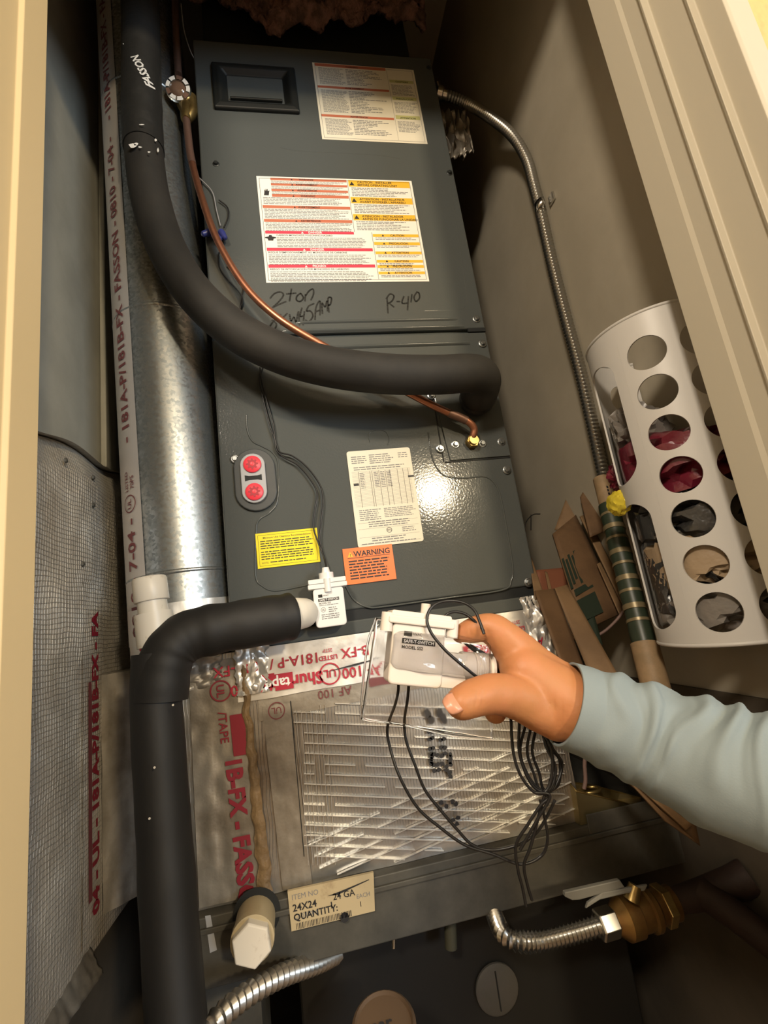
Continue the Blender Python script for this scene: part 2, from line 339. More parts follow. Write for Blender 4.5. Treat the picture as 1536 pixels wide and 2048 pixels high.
# right jamb: a moulded profile run up the full height (stepped stop, two fillets)
prof = [(0.446, YI), (0.414, YI), (0.414, -0.3455), (0.4160, -0.3500), (0.4160, -0.3700), (0.4125, -0.3715), (0.4115, -0.3745), (0.4180, -0.3765), (0.4180, -0.4080), (0.4155, -0.4100), (0.4140, -0.4130), (0.4200, -0.4150), (0.4200, -0.4350), (0.4225, -0.4370), (0.446, -0.4370)]
m = MB(); k = len(prof)
m.add([(x, y, z) for z in (FL, HZ) for x, y in prof], [tuple(range(k)), tuple(range(k, 2 * k))] + [(i, (i + 1) % k, k + (i + 1) % k, k + i) for i in range(k)])
struct('trim_1', m, 'trimr', bevel=0.0007)
prof = [(-0.222, YI), (-0.190, YI), (-0.190, -0.3490), (-0.1935, -0.3515), (-0.1935, -0.3830), (-0.1960, -0.3850), (-0.1960, -0.4370), (-0.222, -0.4370)]
m = MB(); k = len(prof)
m.add([(x, y, z) for z in (FL, HZ) for x, y in prof], [tuple(range(k)), tuple(range(k, 2 * k))] + [(i, (i + 1) % k, k + (i + 1) % k, k + i) for i in range(k)])
struct('trim_2', m, 'triml', bevel=0.0007)
struct('trim_3', MB().box(-0.190, 0.414, -0.437, YI, HZ, HZ + 0.02), 'triml')

# ================================================================== AIR HANDLER
AHX0, AHX1, AHZ0, AHZ1, SEAM = -0.106, 0.352, 1.279, 2.373, 1.7555
ah = thing('air_handler', (0.123, 0.26, AHZ0), 'tall dark grey air handler cabinet covered in warning labels in the middle of the closet', 'air handler')
m = MB(); m.box(AHX0, AHX1, 0.004, 0.50, AHZ0, AHZ1); m.build('casing', 'case', ah, bevel=0.003)
m = MB(); m.box(AHX0 + .001, AHX1 - .001, -0.004, 0.004, SEAM + .003, AHZ1 - .001); m.build('upper_panel', 'paint', ah, bevel=0.003, seg=3)
m = MB(); m.box(AHX0 + .001, AHX1 - .001, -0.003, 0.004, 1.313, SEAM - .003); m.build('lower_panel', 'paint', ah, bevel=0.003, seg=3)
m = MB(); m.box(AHX0 + .004, AHX1 - .004, 0.000, 0.004, 1.298, 1.313); m.build('shadow_gap', 'hole', ah)
m = MB(); m.box(AHX0, AHX1, -0.006, 0.004, AHZ0, 1.298); br = m.build('base_rail', 'paint', ah, bevel=0.002)
m = MB(); m.lathe([(0.0085, 0), (0.0085, 0.0006)], at(1064, 1199, Y=-0.0062), NF, 20); m.build('rail_hole', 'hole', ah)
m = MB(); m.box(0.318, 0.350, -0.0055, -0.002, SEAM - .0035, SEAM + .0035); m.build('seam_slot', 'hole', ah)
# pressed ribs on both sides of the seam
for i, (a, b) in enumerate((((590, 645), (918, 638)), ((560, 663), (932, 652)), ((560, 698), (940, 685)))):
    p, q = at(*a, Y=-0.004), at(*b, Y=-0.004); z = (p.z + q.z) / 2; m = MB()
    m.grid(lambda s, t, p=p, q=q, z=z: Vector((p.x + (q.x - p.x) * s, -0.0035 - 0.0030 * math.sin(PI * t) * min(1, min(s, 1 - s) * 25), z + (t - .5) * 0.0070)), 40, 9)
    m.build('pressed_rib', 'paint', ah, smooth=60)
# embossed outlines on the panels
def bead(px, name='embossed_line', r=0.0014, Y=-0.0032, mt='paint'):
    pts = smooth_path([at(x, y, Y=Y) for x, y in px], 6); mm = MB(); mm.tube(pts, r, 8); mm.build(name, mt, ah, smooth=60)
bead([(857, 865), (862, 905), (873, 935), (893, 953), (930, 956), (968, 953), (988, 965), (1000, 990), (1012, 1050), (1025, 1130), (1023, 1160), (1005, 1180), (900, 1195), (770, 1213), (735, 1214), (708, 1200), (690, 1170)])
bead([(493, 830), (495, 860), (505, 882), (525, 893), (545, 905), (557, 930), (555, 1000), (540, 1025), (518, 1040), (512, 1065), (511, 1150), (525, 1172), (550, 1181), (600, 1173), (628, 1166)])
bead([(870, 200), (905, 400), (933, 590), (930, 612), (918, 620), (850, 622)], r=0.0010)
bead([(560, 296), (600, 303), (700, 308), (760, 312), (800, 318)], r=0.0012)
bead([(437, 290), (450, 450), (462, 560), (478, 640), (500, 660)], r=0.0008)
bead([(740, 885), (737, 870), (745, 862), (758, 860), (772, 864), (778, 878), (775, 890)], r=0.0007)
# recessed black pull at the top
fr = front(0.0, 2.2605, -0.004)
m = MB(); m.raw = False
W2, H2 = 0.075, 0.0525; i1 = (0.062, 0.040); i2 = (0.050, 0.030)
def ring(w_, h_, y): return [Vector((x, y, 2.2605 + z)) for x, z in ((-w_, -h_), (w_, -h_), (w_, h_), (-w_, h_))]
vs = ring(W2, H2, -0.0045) + ring(W2, H2, -0.0105) + ring(i1[0], i1[1], -0.0125) + ring(i2[0], i2[1], -0.0035) + ring(0.046, 0.026, -0.0035)
fs = [(j * 4 + i, j * 4 + (i + 1) % 4, j * 4 + 4 + (i + 1) % 4, j * 4 + 4 + i) for j in range(4) for i in range(4)] + [(16, 17, 18, 19)]
m.add(vs, fs); bz = m.build('recessed_pull', 'recess', ah, bevel=0.003, seg=3)
m = MB(); m.box(-0.046, 0.046, -0.0095, -0.004, 2.232, 2.2365); m.build('pull_lip', 'recess', bz, bevel=0.0015)
# screws
def screw(px, py, r=0.0052, mt='screw', Y=-0.004, parent=ah):
    p = at(px, py, Y=Y); mm = MB(); mm.lathe([(r * 1.35, 0), (r * 1.35, 0.0006), (r * 1.05, 0.0012)], p, NF, 18)
    mm.lathe([(r * .85, 0.001), (r * .85, 0.0038), (r * .65, 0.0046)], p, NF, 6); return mm.build('hex_screw', mt, parent)
for px, py in ((953, 638), (965, 687), (1014, 940), (1057, 1165), (1003, 884), (881, 897), (911, 889), (965, 887), (863, 791), (470, 918)):
    screw(px, py, Y=-0.0055 if px > 860 and 780 < py < 900 else -0.0045)
for px, py in ((899, 346), (432, 328), (858, 135)): screw(px, py, 0.0042, 'screwdk')
# coil stub plate
c = [at(*q, Y=-0.0045) for q in ((866, 784), (1000, 792), (1018, 915), (901, 923))]
m = MB(); fr0 = (Vector((0, -0.0035, 0)), XA, ZA, NF)
m.prism(fr0, [(c[3].x, 1.5235), (0.349, 1.5235), (0.349, 1.640), (c[0].x, 1.640)], 0, 0.0022); m.build('coil_stub_plate', 'paint', ah, bevel=0.0007)
m = MB(); m.box(c[0].x - .0022, c[0].x - .0004, -0.0041, -0.0030, 1.5225, 1.641); m.box(c[0].x, 0.349, -0.0041, -0.0030, 1.5205, 1.5225); m.build('plate_gap', 'hole', ah)
# drain ports
dc = at(511, 960, Y=-0.004)
def stadium(w_, h_, k=12, taper=0): return [((w_ + (taper if math.sin(a) > 0 else 0)) * math.cos(a), (h_ - w_) * (1 if math.sin(a) >= 0 else -1) + w_ * math.sin(a)) for a in [2 * PI * (i + .5) / (2 * k) for i in range(2 * k)]]
m = MB(); m.prism((dc, XA, ZA, NF), stadium(0.0300, 0.0480), 0, 0.004); gk = m.build('drain_gasket', 'rubber', ah, bevel=0.0015)
m = MB(); m.prism((dc + Vector((-.002, 0, .001)), XA, ZA, NF), stadium(0.0178, 0.0378), 0.002, 0.0085); pp = m.build('drain_port_plate', 'plastgrey', ah, bevel=0.0012)
m = MB(); m.prism((dc + Vector((-.002, 0, .001)), XA, ZA, NF), [(-.012, -.0045), (-.006, -.003), (.006, -.003), (.012, -.0045), (.012, .0045), (.006, .003), (-.006, .003), (-.012, .0045)], 0.0086, 0.0090); m.build('port_slot', 'hole', pp)
for dz in (0.0215, -0.0205):
    o = dc + Vector((-.002, 0, dz)); m = MB()
    m.lathe([(0.0128, 0.006), (0.0128, 0.0105), (0.0115, 0.0115)], o, NF, 28)
    m.cur = 1; star = []
    for i in range(48):
        a = 2 * PI * i / 48; rr = 0.0072 + 0.0012 * (1 if math.cos(a * 8) > 0 else -1); star.append((rr * math.cos(a), rr * math.sin(a)))
    m.prism((o, XA, ZA, NF), star, 0.0113, 0.0119); m.cur = 0
    m.lathe([(0.0032, 0.0119), (0.0022, 0.0122)], o, NF, 12)
    m.build('red_plug', ['redplug', 'reddark'], ah, smooth=40)

# ---- labels on the panels
def labelpart(name, x0, x1, z0, z1, mt, y=-0.0042, r=0.0):
    fr = (Vector(((x0 + x1) / 2, y, (z0 + z1) / 2)), XA, ZA, NF); mm = MB()
    w_, h_ = x1 - x0, z1 - z0
    mm.prism(fr, rrect(w_, h_, r) if r else [(-w_ / 2, -h_ / 2), (w_ / 2, -h_ / 2), (w_ / 2, h_ / 2), (-w_ / 2, h_ / 2)], 0, 0.0004)
    return mm.build(name, mt, ah), mapf((Vector((x0, y, z0)), XA, ZA, NF), 0.00055)
def tri(m, mp, x, y, s, mi): m.add([mp(x - s * .55, y), mp(x + s * .55, y), mp(x, y + s)], [(0, 1, 2)], mi)
def frame_lines(m, mp, x0, x1, y0, y1, t, mi):
    bar(m, mp, x0, x1, y0, y0 + t, mi); bar(m, mp, x0, x1, y1 - t, y1, mi); bar(m, mp, x0, x0 + t, y0, y1, mi); bar(m, mp, x1 - t, x1, y0, y1, mi)
# big multi-language label (279 x 213 mm)
L, mp = labelpart('warning_label', -0.0135, 0.2645, 1.853, 2.067, 'paper'); m = MB(); rn = random.Random(3)
W_, H_ = 0.278, 0.214
mp2 = lambda a, b: mp(a, b) + Vector((0, -0.00012, 0))
frame_lines(m, mp, 0.004, W_ - .004, 0.004, H_ - .004, 0.0006, 0)
def Y_(f): return H_ * (1 - f)
Z_ = 1 / 925.0   # zoomed sticker drawing is about 925 high
rows = [(12, 34, 24), (62, 82, 24), (113, 134, 24), (160, 186, 24), (262, 288, 5), (384, 410, 5)]
names = ['WARNING', 'AVERTISSEMENT', 'ADVERTENCIA', 'WARNING', 'AVERTISSEMENT', 'ADVERTENCIA']
for (a, b, x0), nm in zip(rows, names):
    xl = 0.0235 if x0 == 24 else 0.006
    bar(m, mp, xl, 0.157, Y_(b * Z_), Y_(a * Z_), 2); m.text(nm, mp2, 0.0052, 0.085, Y_((b - 5) * Z_), 'CENTER', 0.02, mi=0); tri(m, mp2, 0.060, Y_((b - 4) * Z_), 0.0035, 0)
for a, b, x0, x1, p in ((40, 60, 24, 157, .0022), (88, 110, 24, 157, .0022), (138, 158, 24, 157, .0022), (192, 256, 8, 157, .0030), (294, 378, 8, 157, .0030), (416, 482, 8, 157, .0030)):
    fineprint(m, mp, x0 / 1000, x1 / 1000, Y_(a * Z_), Y_(b * Z_), p, rn, 1)
for (a, b), xe, nm, sub in (((488, 512), .157, 'DANGER', 'CARBON MONOXIDE POISONING HAZARD'), ((634, 660), .186, 'DANGER', "RISQUE D'EMPOISONNEMENT AU MONOXYDE DE CARBONE"), ((776, 802), .186, 'PELIGRO', 'RIESGO DE INTOXICACION POR MONOXIDO DE CARBONO')):
    bar(m, mp, .006, xe, Y_(b * Z_), Y_(a * Z_), 3); m.text(nm, mp2, 0.0058, 0.090, Y_((b - 4) * Z_), 'CENTER', 0.02, mi=4); tri(m, mp2, 0.068, Y_((b - 3) * Z_), 0.004, 4)
    xi = .024 if 'HAZ' in sub else .008
    m.text(sub, mp, 0.0048, xi, Y_((b + 20) * Z_), 'LEFT', 0.01, mi=0)
    fineprint(m, mp, xi, .182, Y_((b + 32) * Z_), Y_((b + 112) * Z_), .0030, rn, 1, ragged=.1)
for (a, b), t1, t2 in (((12, 72), 'CAUTION - INSTALLER', 'BEFORE OPERATING UNIT'), ((170, 228), 'ATTENTION - INSTALLATEUR', "AVANT D'OPERER L'APPAREIL!"), ((328, 384), 'ATENCION - INSTALADOR', 'ANTES DE FUNCIONAR LA UNIDAD')):
    bar(m, mp, .160, .273, Y_(b * Z_), Y_(a * Z_), 5); tri(m, mp2, .166, Y_((b - 12) * Z_), 0.008, 0)
    m.text(t1, mp2, 0.0062, 0.176, Y_((a + 27) * Z_), 'LEFT', 0.02, mi=0); m.text(t2, mp2, 0.0062, 0.176, Y_((a + 53) * Z_), 'LEFT', 0.02, mi=0)
    fineprint(m, mp, .164, .270, Y_((b + 10) * Z_), Y_((b + 94) * Z_), .0033, rn, 1, ragged=.4)
for (a, b), t1 in (((506, 532), 'CAUTION'), ((578, 604), 'PRECAUCION'), ((662, 686), 'ATTENTION'), ((736, 760), 'CAUTION'), ((782, 806), 'PRECAUCION'), ((838, 862), 'ATTENTION')):
    bar(m, mp, .190, .273, Y_(b * Z_), Y_(a * Z_), 5); tri(m, mp2, .208, Y_((b - 5) * Z_), 0.0042, 0)
    m.text(t1, mp2, 0.0056, 0.234, Y_((b - 5) * Z_), 'CENTER', 0.02, mi=0)
    fineprint(m, mp, .194, .270, Y_((b + 6) * Z_), Y_((b + 26) * Z_), .0030, rn, 1, ragged=.3)
bar(m, mp, .1885, .1891, .005, Y_(.53), 0); bar(m, mp, .1580, .1586, Y_(.53), H_ - .005, 0)
m.prism((mp(.014, Y_(.16)), XA, ZA, NF), [(-.004, -.006), (.004, -.006), (.005, 0), (.006, .004), (.003, .003), (.003, .007), (.0015, .007), (.0012, .003), (0, .008), (-.001, .003), (-.0025, .007), (-.003, 0)], 0, .0001, 0)
m.prism((mp(.014, Y_(.60)), XA, ZA, NF), [(-.004, -.004), (.004, -.004), (.005, .000), (.009, .001), (.009, .003), (.003, .004), (.002, .007), (-.002, .007), (-.003, .004), (-.009, .003), (-.009, .001), (-.005, .000)], 0, .0001, 0)
m.build('lettering', ['blackink', 'greyink', 'barorange', 'barred', 'whiteink', 'baryellow'], L)
# upper faded label
L, mp = labelpart('warning_label', 0.110, 0.3095, 2.154, 2.3365, 'papercream'); L['label'] = 'grey-white label with three rust bars near the cabinet top'; m = MB()
W_, H_ = .1995, .1825; frame_lines(m, mp, .004, W_ - .004, .004, H_ - .004, .0006, 1)
mp2 = lambda a, b: mp(a, b) + Vector((0, -0.00012, 0))
for f0, f1, nm in ((0.0, .045, 'WARNING'), (.30, .335, 'AVERTISSEMENT'), (.675, .71, 'ADVERTENCIA')):
    bar(m, mp, .004, .142, Y_(f1), Y_(f0) - .001, 2); m.text(nm, mp2, .0050, .075, Y_(f1) + .001, 'CENTER', .02, mi=0)
for f0, f1 in ((.065, .28), (.36, .65), (.735, .93)):
    fineprint(m, mp, .010, .060, Y_(f0), Y_(f1), .0027, rn, 1); fineprint(m, mp, .062, .138, Y_(f0), Y_(f1), .0036, rn, 1, ragged=.7)
for f0, f1, nm in ((.16, .20, 'CAUTION'), (.39, .435, 'PRECAUCION'), (.64, .69, 'ATTENTION')):
    bar(m, mp, .146, .194, Y_(f1), Y_(f0), 3); m.text(nm, mp2, .0055, .170, Y_(f1) + .001, 'CENTER', .02, mi=0); fineprint(m, mp, .148, .193, Y_(f1 + .03), Y_(f1 + .17), .0030, rn, 1, ragged=.3)
bar(m, mp, .1435, .1440, .006, H_ - .006, 1)
m.build('lettering', ['blackink', 'greyink', 'barorange', 'bargreen'], L)
# data plate
L, mp = labelpart('data_label', 0.0830, 0.1835, 1.400, 1.551, 'papercream', r=0.004); L['label'] = 'cream rating plate with a table and blacked-out corners'; m = MB(); W_, H_ = .1005, .151
mp2 = lambda a, b: mp(a, b) + Vector((0, -0.00012, 0))
for x0, x1, f0, f1 in ((.006, .030, .06, .14), (.034, .072, .05, .15), (.080, .096, .05, .11)): fineprint(m, mp, x0, x1, Y_(f0), Y_(f1), .0033, rn, 1)
fineprint(m, mp, .008, .094, Y_(.175), Y_(.20), .0034, rn, 1)
for i in range(26): bar(m, mp, .004, .096, Y_(.225 + i * .0145), Y_(.225 + i * .0145) + .00025, 1)
for x in (.014, .032, .035, .046, .056, .063, .075, .084, .092): bar(m, mp, x, x + .0005, Y_(.60), Y_(.225), 0)
for x in (.016, .038, .048, .058): fineprint(m, mp, x, x + .008, Y_(.24), Y_(.40), .0026, rn, 1)
fineprint(m, mp, .008, .042, Y_(.625), Y_(.73), .0030, rn, 1); fineprint(m, mp, .046, .096, Y_(.625), Y_(.72), .0026, rn, 1); fineprint(m, mp, .020, .092, Y_(.75), Y_(.81), .0034, rn, 1)
for f in (.76, .82, .905, .975): bar(m, mp, .004, .096, Y_(f), Y_(f) + .0003, 1)
fineprint(m, mp, .070, .092, Y_(.835), Y_(.875), .0028, rn, 1); fineprint(m, mp, .022, .080, Y_(.915), Y_(.95), .0036, rn, 1); fineprint(m, mp, .006, .090, Y_(.965), Y_(.985), .0032, rn, 1, ragged=.1)
for i in range(24):
    a, b = 2 * PI * i / 24, 2 * PI * (i + 1) / 24; m.add([mp(.050 + r_ * math.cos(t), .0225 + r_ * math.sin(t)) for r_, t in ((.0042, a), (.0042, b), (.0034, b), (.0034, a))], [(0, 1, 2, 3)], 0)
m.text('ETL', mp, .0038, .0472, .0212, bold=.02, mi=0)
bar(m, mp2, .005, .013, Y_(.37), Y_(.345), 0); bar(m, mp2, .091, .1003, Y_(.325), Y_(.305), 0)
m.build('lettering', ['blackink', 'greyink'], L)
# yellow and orange labels
L, mp = labelpart('yellow_notice', -0.062, 0.026, 1.3865, 1.437, 'yellow'); m = MB(); W_, H_ = .088, .0505
frame_lines(m, mp, .003, W_ - .003, .003, H_ - .003, .0004, 0); m.text('Minimum Unit Clearance Recommendations', mp, .0038, .044, .042, 'CENTER', .01, mi=0)
fineprint(m, mp, .006, .082, .039, .027, .0034, rn, 0, ragged=.1); fineprint(m, mp, .006, .082, .0235, .011, .0034, rn, 0, ragged=.1); m.text('NOTE:', mp, .0034, .006, .006, mi=0); fineprint(m, mp, .018, .075, .0082, .0060, .0034, rn, 0)
m.build('lettering', ['blackink'], L)
L, mp = labelpart('orange_warning', 0.0595, 0.1335, 1.3485, 1.4010, 'orange', y=-0.0048); m = MB(); W_, H_ = .074, .0525
m.text('WARNING', mp, .0112, .0425, .0395, 'CENTER', .025, mi=0); bar(m, mp, .006, .069, .0372, .0380, 0); tri(m, mp, .0105, .0395, .0075, 1)
m.text('!', lambda a, b: mp(a, b) + Vector((0, -.0001, 0)), .006, .0097, .0400, mi=0, bold=.02)
fineprint(m, mp, .007, .068, .0340, .006, .0042, rn, 0, fill=.5, ragged=.2); m.build('lettering', ['blackink', 'baryellow'], L)
# marker writing by hand on the panel
def strokes(sets, name='handwriting', r=0.0014, Y=-0.0042):
    mm = MB()
    for st in sets:
        pts = smooth_path([at(x, y, Y=Y) for x, y in st], 4)
        for a, b in zip(pts, pts[1:]):
            if (b - a).length < 1e-6: continue
            d = (b - a).normalized(); s_ = Vector((-d.z, 0, d.x)) * r
            mm.add([a - s_, b - s_ * .95 + d * r * .5, b + s_ * .95 + d * r * .5, a + s_], [(0, 1, 2, 3)])
    return mm.build(name, 'marker', ah)
strokes([[(540, 597), (549, 587), (561, 584), (567, 590), (558, 603), (545, 615)], [(545, 615), (560, 608), (572, 603)], [(583, 577), (581, 590), (579, 602)], [(572, 588), (592, 586)],
         [(602, 586), (594, 592), (593, 600), (600, 603), (607, 596), (602, 587)], [(611, 588), (610, 602)], [(611, 592), (618, 582), (626, 578), (627, 588), (622, 600)]])
strokes([[(541, 633), (550, 626), (556, 633), (545, 645), (540, 655), (549, 658), (553, 648), (544, 640)], [(561, 628), (562, 650)], [(575, 626), (563, 640), (577, 645)], [(579, 628), (582, 642), (588, 634), (592, 644), (596, 625)], [(597, 622), (599, 650)],
         [(604, 615), (600, 632), (606, 632)], [(609, 622), (606, 650)], [(617, 612), (613, 622), (621, 622), (626, 632), (618, 643), (611, 640)], [(617, 612), (628, 607)], [(630, 640), (632, 615), (640, 602), (640, 630)], [(631, 624), (640, 620)], [(645, 628), (644, 606), (650, 614), (654, 602), (655, 622)], [(658, 625), (656, 597), (663, 596), (661, 608), (657, 611)]])
strokes([[(774, 595), (776, 626)], [(772, 598), (780, 588), (788, 592), (784, 602), (776, 607)], [(778, 606), (788, 614)], [(793, 603), (800, 603)], [(808, 592), (804, 606), (816, 606)], [(817, 592), (815, 620)], [(824, 588), (822, 604)], [(834, 584), (828, 594), (832, 603), (839, 596), (838, 586), (833, 584)]])

# supply duct on top, ragged insulation above it
sd = thing('supply_duct', (0.12, 0.2, AHZ1), 'dark sheet metal supply duct rising behind the cabinet top into ragged insulation', 'duct')
m = MB(); m.box(-0.09, 0.325, 0.035, 0.46, AHZ1, CEI - .002); m.build('duct_sheet', 'plendk', sd, bevel=0.003)
m = MB(); m.box(-0.095, 0.33, 0.028, 0.47, AHZ1, AHZ1 + .014); m.build('flange', 'plendk', sd, bevel=0.002)
m = MB()
def batt(s, t):
    x = -0.15 + 0.50 * s; z = 2.445 + 0.30 * t + (0.035 * math.sin(s * 9 + .5) + 0.04 * noise.noise(Vector((s * 9, 1, 3)))) * (1 - t)
    return Vector((x, -0.005 - 0.018 * noise.noise(Vector((s * 12, t * 9, 0))) - 0.022 * math.sin(PI * min(1, t * 2.5)) + 0.012 * noise.noise(Vector((s * 50, t * 40, 5))), z))
m.grid(batt, 110, 60); m.build('insulation_batt', 'batt', sd, smooth=80, solid=0.012)

# ================================================================== ROUND DUCT with printed tape
dA = at(370, 1205, Y=0.085); dB = at(276, 20, Y=0.085)
dA = at(374, 1190, Y=0.052); dA.z = 1.285; dT = at(282, 60, Y=0.066); dT = dA + (dT - dA); dTop = dA + (dT - dA) * ((CEI - .003 - dA.z) / (dT.z - dA.z))
RD = 0.0748
rd = thing('round_duct', dA, 'spangled galvanized round duct with pale printed tape left of the grey cabinet', 'duct')
ax = (dTop - dA); Ld = ax.length; ax.normalize(); du = (XA - ax * XA.dot(ax)).normalized(); dv = ax.cross(du)
def dcyl(h, phi, r=RD):   # phi 0 faces the camera side (-Y), negative goes to the left
    a = math.radians(phi); return dA + ax * h + (du * math.sin(a) - dv * math.cos(a)) * r
if dv.y < 0: dv = -dv
m = MB(); m.grid(lambda s, t: dcyl(t * Ld, s * 360, RD + 0.0012 * noise.noise(Vector((s * 4, t * 7, 0)))), 72, 80, wrapu=True); m.build('duct_wall', 'galv', rd, smooth=60)
for h in (0.105, 0.52, 0.98):
    m = MB(); m.grid(lambda s, t, h=h: dcyl(h + t * 0.006, s * 360, RD + 0.0018 * math.sin(PI * t)), 60, 5, wrapu=True); m.build('duct_joint', 'galv', rd, smooth=70)
m = MB(); m.grid(lambda s, t: dcyl(0.02 + t * (Ld - .03), -95 + 70 * s, RD + 0.0012), 12, 60); tp = m.build('printed_tape', 'tapeduct', rd, smooth=60)
m = MB(); mpd = lambda a, b: dcyl(0.03 + a, -38 - math.degrees(b / RD), RD + 0.0022)
x = 0.0
for s_ in ('0810 - 7-04 - ', '   - 181A-P/181B-FX - FASSON - 0810 - 7-04 - ', '   - 181A-P/181B-FX - FASSON - 0810'):
    vs, fs, w_ = text_geo(s_, 0.024, .02); m.text(s_, mpd, 0.024, x, -0.004, bold=.02, sx=1.28); x += w_ * 1.28 + .012
    if s_[0] == '0':
        for i in range(24):
            a, b = 2 * PI * i / 24, 2 * PI * (i + 1) / 24; m.add([mpd(x + .010 + r_ * math.cos(t), .004 + r_ * math.sin(t)) for r_, t in ((.013, a), (.013, b), (.0115, b), (.0115, a))], [(0, 1, 2, 3)])
        m.text('UL', mpd, .012, x + .002, 0, bold=.01); m.text('LISTED', mpd, .010, x + .028, .005, bold=.01); m.text('70P5', mpd, .010, x + .030, -.007, bold=.01); x += .075
m.build('lettering', 'brownink', tp)
m = MB(); m.grid(lambda s, t: dcyl(0.005 + t * 0.062, -60 + 160 * s, RD + 0.0016 + .0008 * noise.noise(Vector((s * 20, t * 4, 2)))), 60, 8); wt = m.build('wrap_tape', 'foiltape', rd, smooth=60)
m = MB(); mpw = lambda a, b: dcyl(0.013 + b, -38 + math.degrees(a / RD), RD + 0.0030)
m.text('B-FX - FASSON', mpw, .028, 0, 0, bold=.03, sx=1.15); m.build('lettering', 'redink', wt)
# blurred grey flange strip between duct and wall
m = MB(); m.box(XL + .002, XL + .012, 0.17, 0.215, 1.62, CEI - .004); tag(m.build('sheet_metal_flange', 'walll', bevel=.002), 'narrow painted metal flange on the left wall beside the round duct', 'flange')

# ================================================================== FOIL-FACED DUCT ON THE LEFT WALL
ld = thing('foil_duct', (-0.31, 0.0, 0.90), 'foil-faced duct box with red printed tape against the left closet wall', 'duct')
def lf(s, t):
    y = -0.30 + 0.53 * s; zt = 1.555 + 0.06 * s + .006 * math.sin(s * 14); z = 0.94 + (zt - 0.94) * t
    return Vector((-0.3000 - 0.004 * noise.noise(Vector((y * 9, z * 7, 1))) - 0.014 * max(0, t - .93) / .07, y, z))
m = MB(); m.grid(lf, 60, 60); m.build('foil_facing', 'foilgrid', ld, smooth=60)
m = MB(); m.grid(lambda s, t: Vector((-0.300 - 0.0335 * t, -0.30 + 0.53 * s, 1.555 + 0.06 * s + .006 * math.sin(s * 14) + .004 * t)), 40, 3); m.box(-.334, -.301, .2301, .232, .94, 1.60); m.build('folded_top_edge', 'foiltapeold', ld, smooth=60)
m = MB()
p0, p1 = Vector((-0.2985, 0.078, 0)), Vector((-0.256, 0.118, 0))
def lf2(s, t): p = p0.lerp(p1, s); return Vector((p.x + .002 * noise.noise(Vector((s * 4, t * 6, 4))), p.y, 0.970 + .300 * t))
m.grid(lf2, 20, 30); m.add([(p1.x, p1.y, .97), (p1.x, .23, .97), (p1.x, .23, 1.27), (p1.x, p1.y, 1.27)], [(0, 1, 2, 3)]); m.add([(p0.x, p0.y, 1.27), (p1.x, p1.y, 1.27), (p1.x, .23, 1.27), (p0.x, .23, 1.27)], [(0, 1, 2, 3)]); m.add([(p0.x, p0.y, .97), (p1.x, p1.y, .97), (p1.x, .23, .97), (p0.x, .23, .97)], [(0, 1, 2, 3)])
m.build('duct_branch', 'foiltapeold', ld, smooth=40)
m = MB(); m.grid(lambda s, t: Vector((-0.2975, 0.018 + 0.056 * s, 0.96 + 0.44 * t)), 6, 30); lt = m.build('printed_tape', 'foilgrid', ld, smooth=60)
m = MB(); mpl = lambda a, b: Vector((-0.2955, 0.060 - b, 0.985 + a)); m.cur = 0
w_ = text_geo('04 - UL - 181A-P/181B-FX - FA', .026, .05)[2]; m.text('04 - UL - 181A-P/181B-FX - FA', mpl, .026, 0, 0, bold=.05, sx=.375 / w_)
m.cur = 1; m.add([mpl(a, b) for a, b in ((0.02, .020), (.28, .020), (.28, .030), (.02, .030))], [(0, 1, 2, 3)]); m.build('lettering', ['maroonink', 'brownink'], lt)
for px, py in ((131, 921), (186, 955), (186, 1010), (165, 1128)):
    p = at(px, py, X=-.2985); m = MB(); m.lathe([(.004, 0), (.003, .002), (.001, .003)], p, (1, 0, 0), 10); m.build('rivet', 'galvdull', ld)

# slanting foil strap bottom left
a, b = at(190, 1915, Y=0.05), at(60, 2090, Y=-0.08)
d = (b - a).normalized(); u = d.cross(Vector((0.5, -1, 0.3))).normalized(); n_ = u.cross(d)
m = MB(); m.grid(lambda s, t: a.lerp(b, t) + u * (s - .5) * .040 + n_ * .0025 * noise.noise(Vector((s * 5, t * 12, 0))), 10, 40)
tag(m.build('foil_strap', 'foiltapeold', smooth=60, solid=.002), 'dusty foil-taped strap slanting down at the bottom left', 'strap')

# ================================================================== RETURN PLENUM below the cabinet
PX0, PX1, PZ0, PZ1 = -0.178, 0.3475, 0.986, 1.279
pl = thing('return_plenum', (0.085, 0.2, PZ0), 'foil-faced duct board plenum box directly under the grey cabinet', 'duct')
m = MB(); m.grid(lambda s, t: Vector((PX0 + (PX1 - PX0) * s, -0.004 + 0.0022 * noise.noise(Vector((s * 9, t * 6, 0))), PZ0 + (PZ1 - PZ0 - .001) * t)), 90, 60)
m.build('front_panel', 'foilpanel', pl, smooth=60)
m = MB(); m.box(PX0, PX1, 0.0, 0.42, PZ0, PZ1 - .001); m.build('box', 'foiltapeold', pl)
# top tape
zt0, zt1 = 1.214, 1.279
m = MB(); m.grid(lambda s, t: Vector((-0.100 + (PX1 + .100) * s, -0.0075 + 0.0012 * noise.noise(Vector((s * 14, t * 5, 3))), zt0 + (zt1 - zt0) * t + (.003 * noise.noise(Vector((s * 5, 0, 7))) if t == 0 else 0))), 110, 10); tt = m.build('top_tape', 'foiltape', pl, smooth=60)
